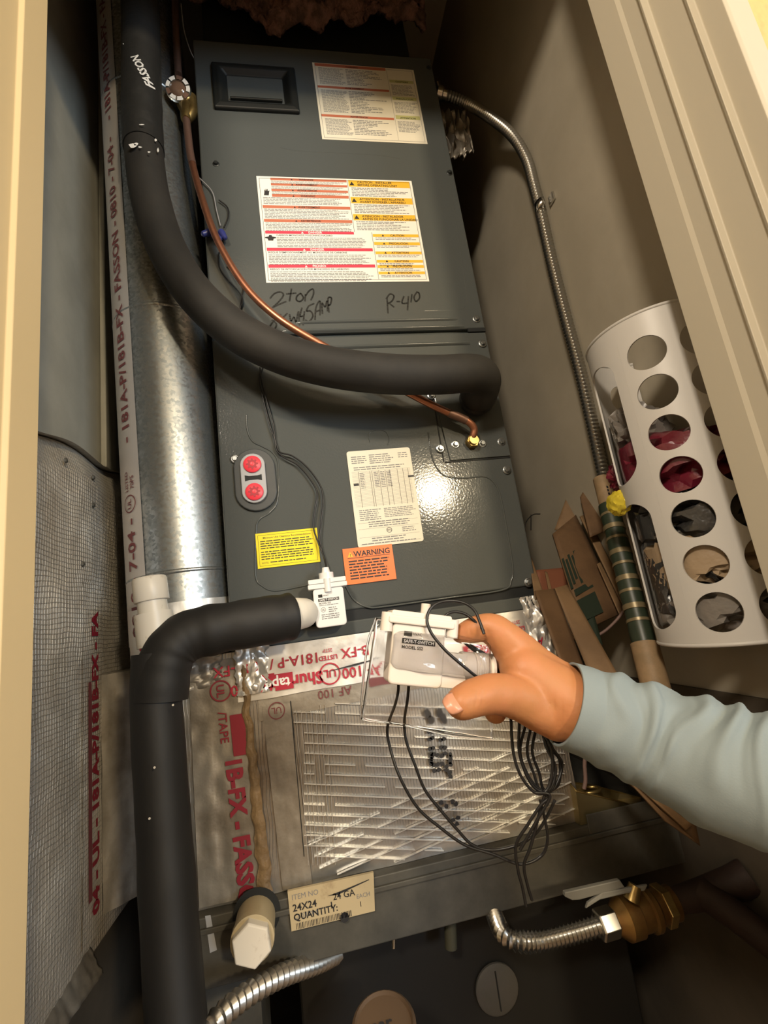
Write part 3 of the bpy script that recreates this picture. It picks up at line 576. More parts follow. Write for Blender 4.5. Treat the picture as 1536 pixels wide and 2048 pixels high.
# upside-down lettering reading right to left
def mpu(ox, oz, h=-0.0098): return lambda a, b: Vector((ox - a, h, oz - b))
m = MB(); mu = mpu(0.345, 1.238)
def ringtext(mm, mp, x, y, r, mi=0, s_='UL'):
    for i in range(28):
        a, b = 2 * PI * i / 28, 2 * PI * (i + 1) / 28; mm.add([mp(x + r_ * math.cos(t), y + r_ * math.sin(t)) for r_, t in ((r, a), (r, b), (r * .87, b), (r * .87, a))], [(0, 1, 2, 3)], mi)
    mm.text(s_, mp, r * 1.0, x, y - r * .36, 'CENTER', bold=.02, mi=mi)
for px, kind in ((1068, '100'), (1035, 'UL'), (960, 'logo'), (720, '100F'), (655, 'UL'), (590, 'Shur'), (500, 'AF100')):
    p = at(px, 1300 if px < 900 else 1265, Y=-0.009); X_ = p.x
    mu = mpu(X_, 1.236)
    if kind == '100': m.text('AF 100', mu, .017, -.012, 0, bold=.01)
    elif kind == 'UL': ringtext(m, mu, 0, .004, .0145); m.text('LISTED', mu, .0085, 0, -.020, 'CENTER', bold=.02); m.text('2STP', mu, .0065, 0, -.029, 'CENTER', bold=.01)
    elif kind == 'logo':
        bar(m, mu, -.035, .030, -.004, .013, 0); m.text('Shurtape', mpu(X_, 1.236, -.0100), .0150, -.030, 0, mi=1)
    elif kind == '100F': m.text('AF 100', mu, .020, -.030, .000, bold=.01)
    elif kind == 'Shur':
        m.text('Shur', mu, .022, -.034, -.001, bold=.03); bar(m, mu, .006, .030, -.006, .015, 0); bar(m, mu, .030, .050, -.008, .010, 0); m.text('tape', mpu(X_, 1.236, -.0100), .019, .010, 0, bold=.02, mi=1)
    else: m.text('AF 100', mu, .020, -.030, 0, bold=.01)
for px, s_ in ((720, 'B-FX'), (620, '181A-P / 181B-FX')):
    X_ = at(px, 1290, Y=-.009).x; m.text(s_, mpu(X_, 1.262), .0190, -.012, 0, bold=.01)
m.build('lettering', ['redink', 'whiteink'], tt)
m = MB(); m.add([(at(645, 1338, Y=-.01).x, -.0100, 1.2345), (.06, -.0100, 1.240), (.10, -.0100, 1.243), (.06, -.0100, 1.2372)], [(0, 1, 2, 3)]); m.build('tape_scratch', 'blackink', tt)
# second, older tape just beneath
m = MB(); m.grid(lambda s, t: Vector((-0.075 + (PX1 + .055) * s, -0.0058 + 0.001 * noise.noise(Vector((s * 14, t * 5, 9))), 1.186 + .034 * t + .012 * s)), 60, 6); t2 = m.build('lower_tape', 'foiltapeold', pl, smooth=60)
m = MB(); ringtext(m, mpu(-.052, 1.196, -.0078), 0, 0, .011); m.text('AF 100', mpu(.05, 1.212, -.0078), .016, 0, 0); bar(m, mpu(.11, 1.214, -.0078), 0, .035, -.004, .008, 0); m.build('lettering', 'brownink', t2)
# left vertical tapes, mastic strip, flap line
m = MB(); m.grid(lambda s, t: Vector((-0.160 + .073 * s, -0.0066 + 0.0022 * noise.noise(Vector((s * 6, t * 12, 5))), PZ0 + .004 + (zt1 - PZ0 - .012) * t)), 16, 70); vt = m.build('vertical_tape', 'foiltapeold', pl, smooth=60)
mv = lambda a, b: Vector((-.128 + b + .012 * (a / .29) , -0.0095, 1.262 - a)); m = MB()
ringtext(m, mv, .030, .006, .0135); m.text('/TAPE', mv, .015, .056, .000, bold=.01); m.text('1B-FX - FASSON', mv, .0270, .112, .004, bold=.045, sx=.98); bar(m, mv, .062, .112, .014, .034, 0)
m.build('lettering', 'maroonink', vt)
m = MB(); m.grid(lambda s, t: Vector((-0.0915 + (.0035 + .005 * (1 - t) + .002 * noise.noise(Vector((t * 22, 1, 1)))) * (s - .5) * 2 + .010 * (1 - t) + .004 * noise.noise(Vector((0, t * 14, 2))), -0.0095 - .003 * math.sin(PI * s) - .002 * noise.noise(Vector((s * 5, t * 30, 8))), PZ0 + .006 + (1.262 - PZ0) * t)), 9, 80); m.build('mastic_strip', 'tan', pl, smooth=70)
m = MB(); m.grid(lambda s, t: Vector((-0.070 + .036 * s + .008 * (1 - t), -0.0072 + 0.0012 * noise.noise(Vector((s * 6, t * 12, 15))), PZ0 + .002 + .215 * t)), 10, 50); m.build('vertical_tape', 'foiltapeold', pl, smooth=60)
m = MB(); m.box(-.0335, -.0325, -.0078, -.006, 1.02, 1.205); m.build('flap_edge', 'hole', pl)
# crumpled tape ends
def crumple_patch(name, x0, x1, z0, z1, y, amp, mt, parent, seed, nn=40):
    mm = MB()
    def f(s, t):
        v = Vector((s * 7 + seed, t * 7, seed)); k_ = abs(noise.noise(v * .55)) + .45 * abs(noise.noise(v * 1.3)) + .10 * abs(noise.noise(v * 3))
        e = .006 * noise.noise(Vector((t * 8, seed, 3)))
        return Vector((x0 + (x1 - x0) * s + (e if s in (0, 1) else 0), y - amp * k_, z0 + (z1 - z0) * t))
    mm.grid(f, nn, nn); return mm.build(name, mt, parent, smooth=75)
crumple_patch('crumpled_tape', -.100, -.058, 1.222, 1.283, -.008, .010, 'foiltape', pl, 3, 22)
crumple_patch('crumpled_tape', .318, .366, 1.200, 1.298, -.004, .016, 'foiltape', pl, 9, 30)
crumple_patch('crumpled_tape', -.176, -.118, 1.238, 1.278, -.005, .008, 'foiltapeold', pl, 14, 24)
p = at(511, 1373, Y=-.012); m = MB(); m.lathe([(.005, 0), (.005, .004), (.003, .006)], p, NF, 14); m.build('tape_button', 'foiltape', pl, smooth=50)
# scrim threads over the panel
m = MB()
def thread(a, b, r=.00035):
    p, q = at(*a, Y=-.0085), at(*b, Y=-.0085)
    d_ = (q - p); L_ = d_.length; d_.normalize(); s_ = Vector((-d_.z, 0, d_.x)) * r; k_ = 30
    for i in range(k_):
        a_, b_ = p.lerp(q, i / k_), p.lerp(q, (i + 1) / k_)
        if not (-.032 < a_.x < PX1 - .004 and -.032 < b_.x < PX1 - .004 and PZ0 + .004 < a_.z < 1.193 + .04 * (a_.x + .03) and PZ0 + .004 < b_.z < 1.193 + .04 * (b_.x + .03)): continue
        if R.random() < .035: continue
        a_ = a_ + s_ * R.uniform(-.6, .6); y_ = R.uniform(-.0002, .0002)
        m.add([a_ - s_, b_ - s_, b_ + s_, a_ + s_, a_ - s_ + YA * .004, b_ - s_ + YA * .004, b_ + s_ + YA * .004, a_ + s_ + YA * .004], [(0, 1, 2, 3), (0, 4, 5, 1), (3, 2, 6, 7)])
for k_ in range(16): thread((545, 1402 + 20.5 * k_), (1130, 1425 + 20.5 * k_), .00034)
for k_ in range(18): thread((380 + 62 * k_, 1800), (380 + 62 * k_ + 700, 1800 - 320), .00024)
for k_ in range(10): thread((560 + 10 * k_, 1400), (590 + 9 * k_, 1730), .00018)
st = m.build('scrim_threads', 'thread', pl); st['kind'] = 'stuff'
# dot-matrix print (rotated, smudged)
m = MB()
def blob(px, py, rx, ry):
    p = at(px, py, Y=-.0105); m.add([p + Vector((rx * .00073 * math.cos(a) * R.uniform(.7, 1.2), 0, ry * .00073 * math.sin(a) * R.uniform(.7, 1.2))) for a in [2 * PI * i / 10 for i in range(10)]], [tuple(range(10))])
for x, y in ((855, 1428), (880, 1425), (862, 1440), (888, 1436)): blob(x, y, 7, 10)
for k_, (y) in enumerate((1462, 1478, 1496)):
    for x in (858, 864, 880, 887): blob(x + k_, y + R.uniform(-2, 2), 5, 4)
for y in range(1508, 1532, 5): blob(863, y, 4, 4); blob(901, y + 1, 4, 4)
for x, y in ((868, 1508), (874, 1510), (868, 1530), (875, 1529), (884, 1512), (890, 1507), (884, 1528), (893, 1533), (869, 1541), (878, 1540), (892, 1540), (900, 1545), (901, 1553), (882, 1605), (893, 1612), (905, 1603), (912, 1608), (880, 1618), (906, 1640), (916, 1636), (914, 1648)): blob(x, y, 5, 4)
m.build('dot_print', 'blackink', pl)['kind'] = 'stuff'

# ================================================================== GALVANIZED SUPPORT CHANNEL
YC = -0.020
gp = thing('support_channel', (0.15, 0.02, 0.914), 'dull galvanized metal channel under the foil plenum carrying a stained parts label', 'channel')
ZT, ZB = 0.9855, 0.914
m = MB(); m.box(-0.178, 0.478, YC, 0.44, ZB, ZT); m.build('channel', 'galvdull', gp, bevel=.0015)
m = MB(); m.box(-0.178, 0.462, YC - .004, YC, ZT - .016, ZT - .010); m.build('hem', 'galvdull', gp, bevel=.001)
m = MB(); m.box(-0.178, PX0 + .006, YC - .0015, YC, ZB, ZT - .02); m.build('side_lip', 'galvdull', gp, bevel=.001)
m = MB(); m.box(0.345, .462, YC - .002, YC, ZT - .010, ZT + .014); m.build('end_lip', 'galvdull', gp, bevel=.001)
m = MB(); m.box(.4585, .462, YC, .05, ZT, ZT + .016); m.build('end_plate', 'galvdull', gp, bevel=.001)
m = MB(); m.add([at(x, y, Y=YC - .001) for x, y in ((410, 1832), (421, 1830), (434, 1900), (420, 1906))], [(0, 1, 2, 3)]); m.build('paint_streak', 'plastgrey', gp)
q = [at(x, y, Y=YC - .0045) for x, y in ((583, 1863), (750, 1822), (747, 1745), (575, 1783))]
m = MB(); m.add(q + [p + YA * .004 for p in q], [(0, 1, 2, 3), (0, 4, 5, 1), (1, 5, 6, 2), (2, 6, 7, 3), (3, 7, 4, 0)]); tg = m.build('parts_label', 'paperold', gp)
o_ = q[0]; uu = (q[1] - q[0]); vv = (q[3] - q[0]); lw, lh = uu.length, vv.length; uu.normalize(); vv.normalize()
mq = lambda a, b: o_ + uu * a + vv * b + NF * .0005
m = MB()
m.text('ITEM NO', mq, .0080, .004, lh - .010, mi=1); m.text('24X24', mq, .0105, .004, lh - .022, bold=.02, mi=0); m.text('24 GA', mq, .0100, lw * .52, lh - .020, bold=.01, mi=0)
m.text('CUSTOM', mq, .0070, .004, lh - .030, mi=1); m.text('EACH', mq, .0065, lw * .80, lh * .42, mi=1); m.text('QUANTITY:', mq, .0100, .004, lh * .24, bold=.02, mi=0); m.text('1', mq, .0100, lw * .47, lh * .33, bold=.02, mi=0); m.text('1', mq, .0080, lw * .82, lh * .20, mi=0)
x = .006
while x < lw * .72: bar(m, mq, x, x + R.choice((.0005, .0009)), lh * .02, lh * .17, 0); x += .0018
m.add([mq(a, b) for a, b in ((lw * .46, lh * .66), (lw * .60, lh * .70), (lw * .98, lh * .84), (lw * .98, lh * .82), (lw * .58, lh * .63))], [(0, 1, 2, 3, 4)], 0)
m.add([mq(lw * .63 + .0055 * math.cos(a), lh * .03 + .0055 * math.sin(a)) for a in [2 * PI * i / 12 for i in range(12)]], [tuple(range(12))], 0)
m.build('lettering', ['blackink', 'greyink'], tg)
# PVC plug through a hole in the channel
hc = at(512, 1834, Y=YC - .001)
m = MB(); m.lathe([(.0275, 0), (.0275, .0006)], hc + Vector((.001, 0, .003)), NF, 28); m.build('pipe_hole', 'hole', gp)
pg = thing('drain_plug', hc + Vector((0, -.02, -.025)), 'yellowed white plastic pipe stub with hexagonal plug poking from the metal channel', 'pipe')
pax = (at(503, 1893, D=.612) - hc).normalized()
m = MB(); m.lathe([(.0225, 0), (.0225, .034), (.0235, .035), (.0235, .046)], hc, pax, 28); m.build('pipe_stub', 'pvcdirty', pg, smooth=40, bevel=.0005)
m = MB(); m.lathe([(.0205, .044), (.0218, .046), (.0218, .056), (.0205, .058)], hc, pax, 6, ref=Vector((1, 0, .1))); m.build('hex_plug', 'pvc', pg, bevel=.001)

# ================================================================== SUCTION LINE
sl = thing('suction_line', at(950, 812, Y=-.004), 'thick black foam-insulated refrigerant pipe sweeping across the cabinet front', 'pipe')
pth = [(276, -60, -.05), (281, 20, -.055), (283, 110, -.058), (284, 200, -.058), (288, 300, -.058), (302, 400, -.060), (335, 500, -.064), (392, 590, -.070), (470, 660, -.075), (560, 706, -.083), (660, 734, -.088), (770, 748, -.088), (870, 750, -.086), (930, 747, -.082), (955, 750, -.076), (964, 762, -.062), (960, 782, -.042), (953, 800, -.020), (949, 812, -.0055)]
P_ = smooth_path([at(x, y, Y=y_) for x, y, y_ in pth], 8)
rr = []
for i, p in enumerate(P_):
    t = i / (len(P_) - 1); r_ = .0282 + .0006 * noise.noise(Vector((t * 12, 0, 0)))
    if t > .72: r_ += .0016 * (t - .72) / .28
    rr.append(r_)
k1 = next(i for i, p in enumerate(P_) if p.z < at(285, 306, Y=-.06).z)
kE = len(P_) - 12
m = MB(); m.tube(P_[k1 - 2:kE], rr[k1 - 2:kE], 32); m.build('foam_sleeve', 'foam', sl, smooth=60)
m = MB(); m.tube(P_[kE - 1:], [.0275 - .0065 * max(0, (i - 4)) / 8 + .0012 * math.sin(i * 2.1) for i in range(len(P_) - kE + 1)], 32); m.build('elbow_wrap', 'foamdk', sl, smooth=60)
m = MB(); m.tube(P_[:k1], [.0296 + .0010 * noise.noise(Vector((i * .5, 2, 0))) for i in range(k1)], 32); wr = m.build('tape_wrap', 'foamdk', sl, smooth=60)
m = MB()
def onpipe(px, py, Y): return at(px, py, Y=Y)
def mfs(a, b):
    o_ = at(307, 166, Y=-.0860); u_ = (at(268, 97, Y=-.0860) - o_).normalized(); v_ = Vector((-u_.z, 0, u_.x)); p = o_ + u_ * a + v_ * b
    dx = p.x - at(283, 140, Y=-.06).x
    return Vector((p.x, -.0580 - math.sqrt(max(1e-6, .0302 ** 2 - dx * dx)), p.z))
m.text('FASSON', lambda a, b: mfs(a, b), .017, 0, 0, bold=.03, sx=.92)
for px, py, sx_, sy_ in ((251, 88, 5, 3), (258, 84, 4, 3), (265, 291, 8, 6), (272, 288, 5, 4), (280, 294, 4, 2), (311, 280, 3, 5), (316, 300, 2, 7), (283, 249, 5, 1.5), (298, 304, 3, 2)):
    p = at(px, py, Y=-.0905 if 260 < px < 305 else -.080); m.add([p + Vector((math.cos(a) * sx_ * .00068 * R.uniform(.6, 1.3), 0, math.sin(a) * sy_ * .00068 * R.uniform(.6, 1.3))) for a in [2 * PI * i / 9 for i in range(9)]], [tuple(range(9))])
m.build('lettering', 'whiteink', wr)

# ================================================================== LIQUID LINE with sight glass
ll = thing('liquid_line', at(942, 886, Y=-.006), 'thin bare copper pipe curving beside and behind the black insulated pipe', 'pipe')
top = [(350, -40, .02), (351, 40, .012), (354, 100, .006), (357, 150, .0)]
m = MB(); tp_ = smooth_path([at(x, y, Y=y_) for x, y, y_ in top], 10); m.tube(tp_, [.0062 + .0010 * noise.noise(Vector((i * .7, 0, 0))) for i in range(len(tp_))], 16); m.build('upper_pipe', 'copperold', ll, smooth=60)
low = [(372, 232, .0), (376, 270, -.004), (383, 320, -.010), (405, 400, -.020), (437, 485, -.028), (490, 572, -.036), (555, 635, -.042), (640, 688, -.044), (730, 738, -.040), (825, 790, -.034), (880, 818, -.030), (922, 836, -.028), (940, 846, -.026), (948, 858, -.022), (946, 872, -.018), (942, 882, -.012)]
lp = smooth_path([at(x, y, Y=y_) for x, y, y_ in low], 8); kc = 18
m = MB(); m.tube(lp[:kc], .0064, 16); m.build('tarnished_pipe', 'copperold', ll, smooth=60)
m = MB(); m.tube(lp[kc - 1:], .0058, 18); m.build('copper_pipe', 'copper', ll, smooth=60)
p = at(930, 838, Y=-.028); 
m = MB(); m.tube(lp[-38:-28], .0068, 16); m.build('braze_joint', 'copperold', ll, smooth=60)
m = MB(); fp = at(942, 886, Y=-.0055); m.lathe([(.010, 0), (.010, .003)], fp, NF, 20); m.lathe([(.0105, .003), (.0115, .004), (.0115, .010), (.0100, .012)], fp, NF, 6); m.lathe([(.0078, .011), (.0075, .016)], fp, NF, 18); m.build('flare_nut', 'brass', ll, smooth=30)
sgc = at(357, 180, Y=-.010); sax = (CAM - sgc).normalized(); sax = (NF * .8 + sax * .5 + Vector((-.1, 0, .05))).normalized()
m = MB(); m.lathe([(.0150, -.020), (.0172, -.012), (.0172, 0)], sgc, sax, 24); q_ = at(374, 215, Y=-.004); m.tube([sgc - sax * .024 + Vector((0, 0, -.004)), q_ + YA * .004, at(372, 240, Y=-.001)], [.0120, .0130, .0085], 20); m.tube([at(383, 195, Y=.002), at(384, 225, Y=.0), at(376, 238, Y=0)], [.009, .0105, .007], 16)
sb = m.build('brass_body', 'brass', ll, smooth=40)
m = MB(); m.lathe([(.0205, -.002), (.0215, .0), (.0205, .0035), (.0135, .0040), (.0130, .001)], sgc, sax, 36); rg = m.build('sight_ring', 'chrome', ll, smooth=40)
m = MB(); uu_ = sax.cross(ZA).normalized(); vv_ = sax.cross(uu_)
for i in range(9):
    a0 = 2 * PI * i / 9; a1 = a0 + 2 * PI / 9 * .78; fsn = []
    for j in range(5):
        a = a0 + (a1 - a0) * j / 4
        for r_ in (.0140, .0202): fsn.append(sgc + sax * (.0052 if r_ < .02 else .0049) + (uu_ * math.cos(a) + vv_ * math.sin(a)) * r_)
    m.add(fsn, [(2 * j, 2 * j + 1, 2 * j + 3, 2 * j + 2) for j in range(4)], 0 if i % 3 else 1)
m.build('ring_marking', ['whiteink', 'copperold'], rg)
m = MB(); m.lathe([(.0136, .0015), (.0110, .0046), (.003, .0056)], sgc, sax, 24); m.build('sight_lens', 'glass', ll, smooth=60)

# ================================================================== WIRES from the float switch up the cabinet
def wirething(name, paths, r, mt, label, cat, Yd=-.010, group=None, k=8):
    mm = MB()
    for pa in paths:
        pts = smooth_path([at(q[0], q[1], Y=(q[2] if len(q) > 2 else Yd)) for q in pa], k); mm.tube(pts, r, 7)
    return tag(mm.build(name, mt, smooth=60), label, cat, group)
wirething('control_wire', [[(652, 1146, -.030), (650, 1120, -.020), (636, 1085, -.012), (627, 1055), (630, 1020), (634, 985), (618, 955), (595, 930), (568, 915), (553, 900), (550, 880), (546, 845), (533, 800), (524, 765), (520, 735)],
                           [(656, 1146, -.030), (648, 1115, -.018), (640, 1080, -.012), (643, 1040), (646, 1000), (640, 970), (615, 935), (585, 912), (560, 904), (552, 885), (540, 850), (527, 800), (519, 760), (526, 735)]],
           .0012, 'wire', 'pair of thin black wires hanging down the cabinet to the mounted white switch', 'wire')
wirething('control_wire', [[(438, 505), (437, 530), (452, 555), (475, 580), (485, 597), (481, 615), (474, 635)], [(455, 530), (480, 555), (487, 575), (482, 600), (478, 638)], [(438, 400), (455, 415), (456, 435), (448, 455)]],
           .0011, 'wire', 'loose black wires at the upper left edge of the cabinet behind the copper pipe', 'wire', Yd=-.008)
wirething('grey_wire', [[(362, 8, -.0), (368, 60, -.002), (380, 100, -.004), (390, 120, 0.0)], [(385, 345, -.006), (405, 362), (425, 385), (433, 420), (441, 452)]], .0010, 'wiregrey', 'thin grey wire hanging left of the cabinet to the blue connectors', 'wire', Yd=-.008)
for i, (px, py, ang) in enumerate(((414, 466, 2.6), (446, 470, 1.2), (434, 474, .9))):
    p = at(px, py, Y=-.014); d_ = Vector((math.cos(ang), -.2, -math.sin(ang))); m = MB(); m.lathe([(.0055, 0), (.006, .004), (.0045, .016), (.002, .018)], p - d_ * .008, d_, 10)
    tag(m.build('wire_nut', 'blue', smooth=40), ['blue wire nut left of the copper pipe', 'blue wire nut just right of the copper pipe, rightmost one', 'blue wire nut half hidden behind the copper pipe'][i], 'connector', 'blue wire nuts by the cabinet edge')

# ================================================================== FLOAT SWITCH (mounted) + one in the package
def float_switch(root, fr, sc=1.0, side=False, kids='white'):
    o, u, v, n = fr
    F = lambda dx, dy, dz: (o + u * dx * sc + v * dy * sc + n * dz * sc, u, v, n)
    m = MB(); m.prism((o, u, v, n), [(x * sc, y * sc) for x, y in rrect(.041, .052, .005)], -.012 * sc, .012 * sc); bd = m.build('switch_body', kids, root, bevel=.0015 * sc)
    m = MB(); m.prism(F(0, .0285, 0), [(x * sc, y * sc) for x, y in rrect(.053, .0062, .0015)], -.014 * sc, .0145 * sc); m.prism(F(0, .0352, 0), [(x * sc, y * sc) for x, y in rrect(.051, .0062, .0015)], -.013 * sc, .0135 * sc)
    m.build('lid', kids, root, bevel=.0008)
    m = MB(); m.tube([o + v * .020 * sc + n * .0125 * sc, o + v * .038 * sc + n * .0125 * sc], .0048 * sc, 16); m.tube([o + v * .038 * sc + n * .003 * sc, o + v * .0465 * sc + n * .003 * sc], .0100 * sc, 20); m.tube([o + v * .046 * sc + n * .003 * sc, o + v * .054 * sc + n * .003 * sc], [.0060 * sc, .0045 * sc], 16)
    m.build('cable_gland', kids, root, smooth=40)
    mpS = lambda a, b: o + u * (a * sc) + v * (b * sc) + n * (.01235 * sc); mpT = lambda a, b: mpS(a, b) + n * .00015
    m = MB(); bar(m, mpS, -.014, -.0085, .0135, .0175, 1); m.text('HVAC', mpS, .0030, -.0080, .0145, mi=1)
    bar(m, mpS, -.0145, .0135, .0078, .0118, 1); m.text('SAFE-T-SWITCH', mpT, .0036, -.0005, .0086, 'CENTER', .02, mi=2)
    m.text('MODEL SS2', mpS, .0032, -.0140, .0045, bold=.02, mi=0)
    if not side:
        fineprint(m, mpS, -.014, .012, .0032, .0015, .0018, R, 0); ringtext(m, mpS, -.009, -.003, .0032, 0)
        fineprint(m, mpS, -.002, .012, -.0005, -.007, .0026, R, 0, ragged=.4); fineprint(m, mpS, -.012, .014, -.009, -.015, .0026, R, 0, ragged=.3)
    m.build('lettering', ['greyink', 'wire', 'whiteink'], bd)
    return bd
c0, c1 = at(659, 1214, Y=-.030), at(652, 1160, Y=-.030)
fs1 = thing('float_switch', c0 - Vector((0, -.02, .03)), 'white overflow float switch mounted upright on the grey cabinet bottom edge', 'switch')
float_switch(fs1, (c0, XA, ZA, NF), 1.0)
m = MB(); m.tube([c0 + Vector((-.004, .012, -.005)), c0 + Vector((-.004, .0265, -.005))], .011, 20); m.build('port_adapter', 'white', fs1, smooth=40)
m = MB(); m.lathe([(.010, 0), (.010, .0005)], at(612, 1222, Y=-.0068), NF, 20); m.build('adapter_shadow_hole', 'hole', ah)

# ================================================================== CONDENSATE DRAIN
cdn = thing('condensate_drain', at(335, 1500, Y=-.11), 'black foam-covered condensate pipe with a bare white capped tee at its top', 'pipe')
hz = [(588, 1231, -.056), (560, 1236, -.062), (500, 1246, -.068), (430, 1258, -.074), (376, 1272, -.080), (342, 1300, -.086), (326, 1345, -.089), (320, 1400, -.090)]
hp_ = smooth_path([at(x, y, Y=y_) for x, y, y_ in hz], 8)
m = MB(); m.tube(hp_, [.0300 + .0022 * noise.noise(Vector((i * .22, 4, 0))) - (.004 if i < 2 else 0) for i in range(len(hp_))], 32); m.build('foam_sleeve', 'foamblk', cdn, smooth=60)
vp = [(314, 1306, -.088), (313, 1400, -.090), (322, 1560, -.098), (331, 1700, -.106), (340, 1850, -.114), (350, 2000, -.122), (357, 2110, -.128)]
vp_ = smooth_path([at(x, y, Y=y_) for x, y, y_ in vp], 8)
m = MB(); m.tube(vp_, [.0270 + .0012 * noise.noise(Vector((i * .2, 9, 0))) for i in range(len(vp_))], 32); m.build('foam_sleeve', 'foamblk', cdn, smooth=60)
wp = at(590, 1228, Y=-.055)
m = MB(); m.tube([wp - XA * .03 + Vector((0, -.003, -.003)), wp + XA * .004, wp + XA * .011 + YA * .012, wp + XA * .013 + YA * .046], [.0205, .0205, .0195, .0130], 26); m.build('pipe_elbow', 'putty', cdn, smooth=60)
ct = at(312, 1270, Y=-.080); ct = Vector((ct.x, ct.y, ct.z)); cu = at(300, 1170, Y=-.080); 
axv = (cu - ct); lc = axv.length; axv.normalize()
m = MB(); m.tube([ct - axv * .012, ct + axv * .026], .0215, 28); m.tube([ct + axv * .025, ct + axv * .045], .0165, 24); m.build('tee_fitting', 'pvc', cdn, smooth=40)
m = MB(); m.lathe([(.0190, .040), (.0195, .041), (.0195, .066), (.0180, .069)], ct, axv, 30); m.build('cap', 'pvc', cdn, smooth=40, bevel=.0006)
for px, py in ((346, 1410), (299, 1637), (309, 1535)):
    p = at(px, py, Y=-.137); m = MB(); m.lathe([(.0012, 0), (.0010, .0006)], p, NF, 8); m.build('paint_fleck', 'pvc', cdn)

# ================================================================== CONDUIT on the right wall
def corrugated(pts, r, pitch, amp, n=14):
    pts = resample(smooth_path(pts, 24), pitch / 4); rs = [r + amp * (0, 1, 0, -1)[i % 4] for i in range(len(pts))]
    mm = MB(); mm.tube(pts, rs, n); return mm
XW = 0.486
cpts = [at(874, 186, Y=.03)] + [at(900, 193, Y=.03), at(940, 210, X=.43), at(985, 238, X=.455), at(1025, 272, X=.474)] + [at(x, y, X=XW) for x, y in ((1053, 318), (1068, 370), (1083, 430), (1103, 520), (1133, 640), (1160, 740), (1185, 850), (1207, 950), (1215, 985))]
cf = thing('metal_conduit', cpts[-1], 'ribbed flexible steel conduit running down the right closet wall', 'conduit')
corrugated(cpts, .0094, .0064, .0009).build('conduit', 'steel', cf, smooth=50)
m = MB(); d_ = (cpts[1] - cpts[0]).normalized(); m.lathe([(.0135, 0), (.0135, .010), (.0110, .012), (.0110, .020)], cpts[0], d_, 20); m.tube([cpts[0] + Vector((.004, -.004, .008)), cpts[0] + Vector((.004, -.004, .022))], .0035, 10); m.build('connector', 'chrome', cf, smooth=40)
sp = at(1083, 415, X=XW); m = MB()
m.grid(lambda s, t: sp + Vector((-.0115 * math.sin(PI * s), .0125 * math.cos(PI * s), (t - .5) * .016 - .003 * math.cos(PI * s))), 14, 3); m.box(XR - .004, XR - .001, sp.y + .010, sp.y + .028, sp.z - .012, sp.z + .004); m.box(XR - .004, XR - .001, sp.y - .024, sp.y - .010, sp.z - .005, sp.z + .010)
stp = m.build('strap', 'chrome', cf, smooth=40, solid=.0012)
m = MB(); m.lathe([(.0045, 0), (.0045, .003)], (XR - .004, sp.y + .019, sp.z - .003), (-1, 0, 0), 10); m.build('strap_screw', 'screw', stp)
# crumpled foil scraps hanging beside the cabinet
def rag(name, x0, y0, z0, w_, h_, mt, label, seed):
    mm = MB(); mm.grid(lambda s, t: Vector((x0 + w_ * s + .012 * noise.noise(Vector((s * 6, t * 3, seed))), y0 + .022 * noise.noise(Vector((s * 11, t * 3, seed + 4))), z0 - h_ * t * (1 - .35 * abs(s - .4)) + .004 * noise.noise(Vector((s * 20, t * 20, seed))))), 26, 26)
    return tag(mm.build(name, mt, smooth=25, solid=.001), label, 'foil')
rag('foil_scrap', .362, .040, 2.29, .065, .115, 'foiltapeold', 'crumpled foil tape hanging below the conduit end beside the cabinet', 2)

